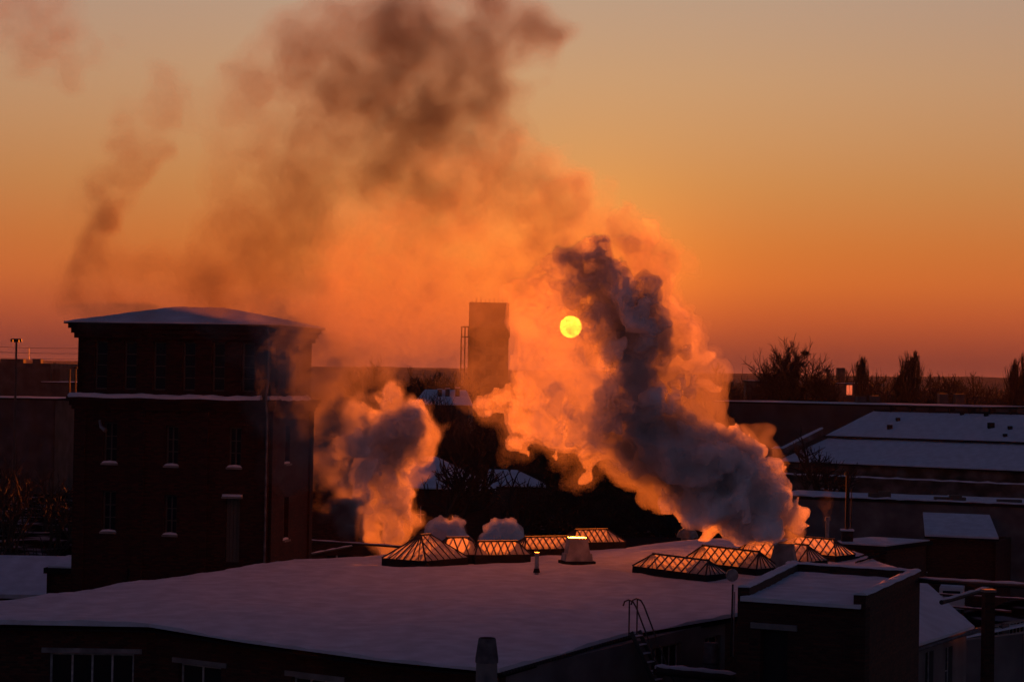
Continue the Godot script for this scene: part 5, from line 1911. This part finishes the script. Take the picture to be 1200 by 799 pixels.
func smokes() -> void:
	var white := Color(0.97, 0.97, 0.97)
	var dimmed_grey := Color(0.34, 0.33, 0.34)          # grey albedo: the weaker sunlight on this smoke is painted into its colour

	# the thick plume from the concrete vent
	var core := [[0.4, -1.0], [1.0, -1.0], [1.9, -1.0], [3.0, -2.0]]
	var plume := smoke("steam_plume", "thick steam plume with orange rims rising leftward from the concrete vent across the sun")
	billows(plume, [
		10.94, 11.29, -95.00, 0.75, 14.00, 10.29, 11.99, -94.40, 1.35, 12.00, 9.21, 12.81, -93.80, 1.88, 11.00, 7.89, 13.55, -93.00, 2.19, 10.00, 6.41, 14.41, -92.40, 2.38, 9.00, 4.98, 15.12, -91.80, 2.29, 7.00, 9.78, 11.56, -94.60, 0.74, 6.00, 10.43, 12.92, -94.00, 0.81, 8.00, 9.35, 14.26, -93.40, 1.00, 7.00, 5.37, 13.34, -92.40, 0.79, 6.00, 4.01, 14.06, -91.80, 0.92, 5.00,
		6.63, 16.23, -92.20, 1.71, 7.00, 7.18, 17.65, -92.00, 1.18, 8.00, 6.15, 18.52, -91.60, 1.31, 6.00, 5.58, 19.81, -91.20, 1.43, 5.00, 5.46, 21.58, -90.80, 1.30, 4.00, 4.31, 22.36, -90.60, 1.49, 4.00, 4.77, 17.35, -91.60, 1.83, 8.00, 4.07, 18.96, -91.20, 1.63, 8.00, 3.38, 20.41, -90.80, 1.43, 7.00, 2.61, 21.45, -90.60, 1.16, 6.00, 4.67, 20.43, -90.80, 1.43, 4.00, 9.57, 12.60, -96.80, 1.87, 9.00, 8.40, 13.50, -96.20, 1.92, 9.00, 6.61, 14.32, -95.40, 2.38, 9.00, 5.21, 15.12, -94.80, 2.23, 7.00, 5.08, 17.36, -94.40, 1.75, 7.00, 4.70, 18.86, -94.00, 1.54, 6.00],
		0.115, [[0.4, 0.30], [1.4, 0.12]], white, 1.0, 2.2, 1.5, 0.8, 3)
	billows(plume, [
		10.61, 11.70, -94.80, 0.88, 6.00, 9.88, 12.25, -94.40, 1.48, 6.00, 8.94, 12.87, -93.80, 1.88, 6.00, 7.80, 13.55, -93.10, 2.00, 6.00, 6.55, 14.28, -92.50, 1.85, 5.50, 5.45, 14.93, -92.00, 1.31, 5.00, 4.82, 16.11, -91.70, 1.11, 4.60, 4.53, 17.21, -91.50, 1.24, 5.00, 4.63, 18.45, -91.30, 1.37, 5.00, 4.21, 19.55, -91.00, 1.30, 5.00, 3.47, 20.57, -90.80, 1.17, 4.50, 2.67, 21.52, -90.60, 0.91, 3.60, 3.39, 15.36, -91.60, 0.92, 3.40, 2.13, 15.74, -91.00, 0.84, 3.20, 5.96, 18.55, -91.60, 0.85, 4.00, 6.28, 16.39, -92.00, 0.92, 3.40, 5.43, 20.29, -91.00, 0.71, 3.00,
		10.24, 12.18, -97.20, 1.39, 6.00, 9.15, 12.80, -96.80, 1.87, 6.00, 7.92, 13.49, -96.20, 2.06, 6.00, 6.63, 14.24, -95.60, 1.84, 5.50, 5.63, 14.99, -95.00, 1.29, 5.00, 4.67, 17.35, -94.20, 1.21, 5.00, 4.70, 18.56, -94.00, 1.28, 5.00, 4.26, 19.68, -93.60, 1.14, 4.00, 3.56, 20.73, -93.20, 0.87, 3.50],
		0.125, core, white, 1.5, 2.0, 1.6, 0.9, 5)

	# bright steam close about the sun
	var veil := smoke("steam_veil", "glowing yellow-orange steam hanging left of the sun and before the high block")
	billows(veil, [
		1.63, 16.97, -90.00, 2.57, 2.00, 1.34, 15.62, -90.00, 1.86, 2.20, 0.81, 16.38, -89.80, 1.60, 1.60, 1.92, 18.74, -89.80, 2.12, 1.70, 1.09, 18.24, -89.40, 1.72, 1.60, 0.11, 15.79, -89.80, 1.28, 1.40, 3.12, 16.18, -90.80, 1.95, 2.00, 3.01, 14.54, -91.40, 1.50, 2.00, 1.68, 14.97, -90.60, 1.36, 1.80, 4.01, 14.06, -91.80, 0.98, 1.60, 0.93, 20.15, -89.20, 2.10, 1.40, 1.70, 21.43, -89.00, 1.97, 1.30, 2.89, 18.92, -90.00, 1.74, 1.60, 6.74, 17.22, -92.60, 1.32, 1.80, 7.21, 17.92, -92.40, 1.12, 1.90, 6.09, 19.01, -91.80, 1.51, 1.80, 5.59, 20.47, -91.40, 1.50, 1.80, 5.47, 21.75, -91.00, 1.36, 1.70, 4.41, 22.53, -90.80, 1.49, 1.60, -0.36, 17.57, -89.00, 2.54, 0.34, -0.34, 19.80, -89.00, 2.23, 0.30, -0.98, 16.29, -89.00, 1.59, 0.30, 0.06, 14.86, -90.00, 1.16, 0.40],
		0.15, [[0.12, 0.06], [0.35, 0.08], [0.95, -0.1], [1.5, -0.1], [2.2, -0.1]], white, 1.5, 2.8, 1.0, 1.3, 8)
	# the thinner drift farther left and above
	var haze := smoke("steam_haze", "thin orange-brown haze of steam drifting left between the brick tower and the sun")
	billows(haze, [
		-0.04, 20.75, -88.80, 2.54, 1.30, 1.83, 22.36, -88.60, 2.53, 1.60, 3.26, 22.88, -88.80, 1.78, 1.70, 1.17, 23.91, -88.20, 2.33, 1.50, -0.86, 22.90, -87.80, 2.82, 1.30, -1.76, 20.38, -88.00, 2.70, 1.00, -1.25, 17.56, -88.60, 1.39, 1.00, -1.67, 25.01, -87.00, 2.61, 1.10, -3.18, 22.49, -87.00, 3.42, 1.00, -3.78, 19.70, -87.60, 3.13, 0.90, -5.36, 20.61, -87.60, 2.82, 0.90, -3.13, 17.84, -88.00, 1.89, 0.80, -6.29, 22.44, -87.00, 2.80, 0.70, 4.26, 21.81, -89.40, 1.79, 1.20, -7.26, 19.97, -88.00, 2.20, 0.70, 5.11, 20.57, -90.00, 1.61, 1.00],
		0.19, [[0.3, 0.06], [0.8, 0.10], [1.5, 0.15], [2.5, 0.24]], white, 1.7, 3.2, 1.5, 1.5, 9)

	# smoke overhead, its dimness put into the grey albedo
	var dark := smoke("dark_smoke", "broad dark mauve smoke leaning across the top of the picture above the glowing steam")
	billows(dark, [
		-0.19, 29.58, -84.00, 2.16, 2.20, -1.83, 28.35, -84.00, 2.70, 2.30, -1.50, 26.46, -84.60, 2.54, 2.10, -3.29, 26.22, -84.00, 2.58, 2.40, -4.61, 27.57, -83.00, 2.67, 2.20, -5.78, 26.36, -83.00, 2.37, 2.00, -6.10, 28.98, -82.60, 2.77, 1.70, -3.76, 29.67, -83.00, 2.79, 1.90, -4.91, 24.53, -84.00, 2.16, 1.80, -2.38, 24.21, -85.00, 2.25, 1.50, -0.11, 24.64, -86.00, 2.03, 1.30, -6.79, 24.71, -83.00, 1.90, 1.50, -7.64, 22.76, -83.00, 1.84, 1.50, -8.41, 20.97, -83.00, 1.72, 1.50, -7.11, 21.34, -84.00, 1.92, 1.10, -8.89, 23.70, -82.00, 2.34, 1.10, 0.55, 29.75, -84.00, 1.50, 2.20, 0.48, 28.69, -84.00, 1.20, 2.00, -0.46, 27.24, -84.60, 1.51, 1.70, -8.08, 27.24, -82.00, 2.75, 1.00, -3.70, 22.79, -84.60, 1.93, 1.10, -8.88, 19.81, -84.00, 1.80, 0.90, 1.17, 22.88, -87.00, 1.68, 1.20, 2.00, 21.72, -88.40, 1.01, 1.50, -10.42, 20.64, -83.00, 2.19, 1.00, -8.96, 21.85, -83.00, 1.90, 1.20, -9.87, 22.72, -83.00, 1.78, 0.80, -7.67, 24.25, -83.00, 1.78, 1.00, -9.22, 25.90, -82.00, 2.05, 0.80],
		0.19, [[0.3, 0.10], [0.8, 0.15], [1.5, 0.2], [2.4, 0.26], [3.6, 0.35]], dimmed_grey, 1.4, 3.2, 1.1, 1.5, 13)

	# the separate dark drift on the left
	var drift := smoke("dark_smoke", "small separate dark drift of smoke on the left, above the brick tower")
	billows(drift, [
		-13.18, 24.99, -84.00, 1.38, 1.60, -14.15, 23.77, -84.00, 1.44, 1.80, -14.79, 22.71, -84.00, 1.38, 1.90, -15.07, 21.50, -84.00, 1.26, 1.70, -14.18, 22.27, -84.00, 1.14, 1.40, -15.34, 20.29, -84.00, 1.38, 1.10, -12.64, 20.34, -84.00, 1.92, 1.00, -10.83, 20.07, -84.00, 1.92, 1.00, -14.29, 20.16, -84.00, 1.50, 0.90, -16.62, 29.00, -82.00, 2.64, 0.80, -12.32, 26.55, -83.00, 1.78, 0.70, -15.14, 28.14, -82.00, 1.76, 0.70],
		0.19, [[0.2, 0.08], [0.5, 0.12], [1.0, 0.2], [1.7, 0.24]], dimmed_grey, 1.4, 2.8, 1.4, 1.3, 17)

	# the small plume behind the tower
	var small := smoke("small_steam_plume", "smaller reddish steam plume rising behind the roof, right of the brick tower")
	billows(small, [
		-6.47, 8.46, -126.00, 1.08, 6.00, -6.22, 9.45, -126.00, 1.44, 5.00, -6.15, 10.89, -126.00, 1.71, 4.00, -6.79, 12.15, -125.70, 1.98, 4.00, -5.73, 13.61, -125.50, 1.88, 7.00, -5.08, 14.74, -125.50, 1.52, 8.00, -5.97, 15.49, -125.20, 1.34, 7.00, -4.16, 13.86, -125.50, 0.76, 5.00, -7.23, 14.28, -124.20, 1.86, 4.00, -8.03, 13.73, -119.70, 1.54, 4.00, -7.66, 11.02, -122.80, 1.49, 2.50, -8.26, 11.85, -118.70, 1.44, 2.00, -7.08, 15.74, -125.00, 0.98, 4.00, -8.52, 12.78, -116.20, 1.49, 1.50, -6.10, 13.51, -128.60, 2.11, 5.00, -5.43, 14.67, -128.60, 1.47, 5.00, -7.83, 9.81, -121.00, 1.21, 1.20, -5.27, 9.97, -126.70, 1.09, 3.00],
		0.145, [[0.2, 0.07], [0.6, 0.12], [1.3, 0.2], [2.2, -0.1], [2.8, 0.25]], white, 1.3, 2.6, 1.1, 1.2, 23)
	billows(small, [-5.57, 14.50, -125.70, 1.53, 5.00, -6.64, 13.13, -126.00, 1.44, 4.00, -7.99, 13.88, -120.40, 1.03, 3.50, -5.90, 13.73, -129.10, 1.66, 4.50, -6.23, 10.35, -126.00, 1.26, 3.40, -6.80, 11.96, -125.90, 1.62, 3.20, -6.35, 9.18, -126.00, 0.90, 4.00, -7.56, 11.89, -123.00, 1.05, 2.60], 0.145, [[0.3, -0.1], [0.7, -1.0], [1.4, -1.0], [2.4, -1.0]], white, 1.2, 2.4, 1.0, 1.1, 25)
	billows(small, [-8.25, 15.14, -112.00, 2.40, 1.10, -7.47, 15.74, -98.00, 2.10, 1.00, -7.80, 17.48, -96.00, 2.19, 1.10, -8.03, 18.41, -90.00, 1.67, 1.00, -8.13, 16.18, -88.00, 1.57, 0.90, -8.21, 14.20, -91.00, 1.56, 0.90, -8.08, 13.28, -108.00, 2.08, 1.10, -7.41, 17.89, -104.00, 2.45, 1.00, -8.43, 17.42, -86.00, 1.41, 0.80, -6.38, 17.57, -112.00, 2.40, 0.70, -7.93, 10.95, -112.00, 1.44, 0.80, -7.31, 19.52, -95.00, 1.90, 0.90, -8.50, 19.00, -88.00, 1.45, 0.70, -7.79, 17.23, -77.00, 1.38, 0.90, -7.64, 18.46, -78.00, 1.50, 1.00, -7.75, 15.89, -78.00, 1.28, 0.80, -7.96, 13.81, -86.00, 1.35, 0.70, -7.91, 17.64, -73.00, 1.04, 0.40, -7.76, 19.70, -82.00, 1.58, 0.90], 0.17, [[0.12, 0.06], [0.35, 0.08], [0.7, 0.14], [1.3, 0.2]], Color(0.6, 0.6, 0.6), 1.3, 2.6, 1.5, 1.2, 29)

	for q in [["steam_puff", "rounded grey steam puff beyond the roof right of the tall skylight", [-4.01, 6.72, -152.00, 1.41, 8.00, -4.92, 6.38, -152.00, 1.09, 7.00, -3.13, 6.30, -152.00, 1.09, 7.00, -3.70, 7.48, -152.00, 0.98, 6.00, -4.06, 6.58, -154.00, 1.54, 8.00, -3.63, 7.14, -154.00, 1.10, 6.00], [-4.01, 6.66, -152.00, 1.36, 7.00, -4.81, 6.33, -152.00, 1.03, 7.00, -3.24, 6.30, -152.00, 1.03, 7.00, -3.69, 7.43, -152.00, 0.87, 6.00, -4.06, 6.58, -154.00, 1.54, 8.00], 31], ["steam_puff", "round steam puff rising beyond the roof behind the middle glowing skylight", [-0.34, 6.23, -160.00, 1.60, 9.00, -1.36, 5.87, -160.00, 1.03, 8.00, 0.69, 6.02, -160.00, 1.03, 8.00, -0.34, 6.10, -162.00, 1.74, 9.00], [-0.34, 6.18, -160.00, 1.60, 7.00, -1.30, 5.82, -160.00, 1.03, 7.00, 0.64, 5.97, -160.00, 1.03, 7.00, -0.34, 6.10, -162.00, 1.74, 8.00], 35]]:
		var o := smoke(q[0], q[1])
		billows(o, q[2], 0.13, [[0.5, 0.2], [1.6, 0.3]], white, 0.6, 1.7, 1.4, 0.6, q[4])
		billows(o, q[3], 0.13, core, white, 0.6, 1.7, 0.8, 0.7, q[4])
	var wisp := smoke("steam_wisp", "faint wisp of steam over the short chimney on the right")
	billows(wisp, [20.79, 8.43, -156.00, 0.45, 1.50, 20.67, 9.10, -156.00, 0.61, 1.60, 20.88, 9.66, -156.00, 0.50, 1.20, 20.33, 9.54, -156.00, 0.45, 1.00, 20.65, 10.10, -156.00, 0.45, 0.70], 0.12, [[0.3, 0.08], [0.9, 0.12]], dimmed_grey, 0.5, 1.0, 1.6, 0.6, 41)



func _everything() -> void:
	make_materials()
	land()
	workshop()
	tower()
	stair_house()
	near_right()
	skylights()
	roof_furniture()
	mid_buildings()
	trees()
	skyline()
	smokes()
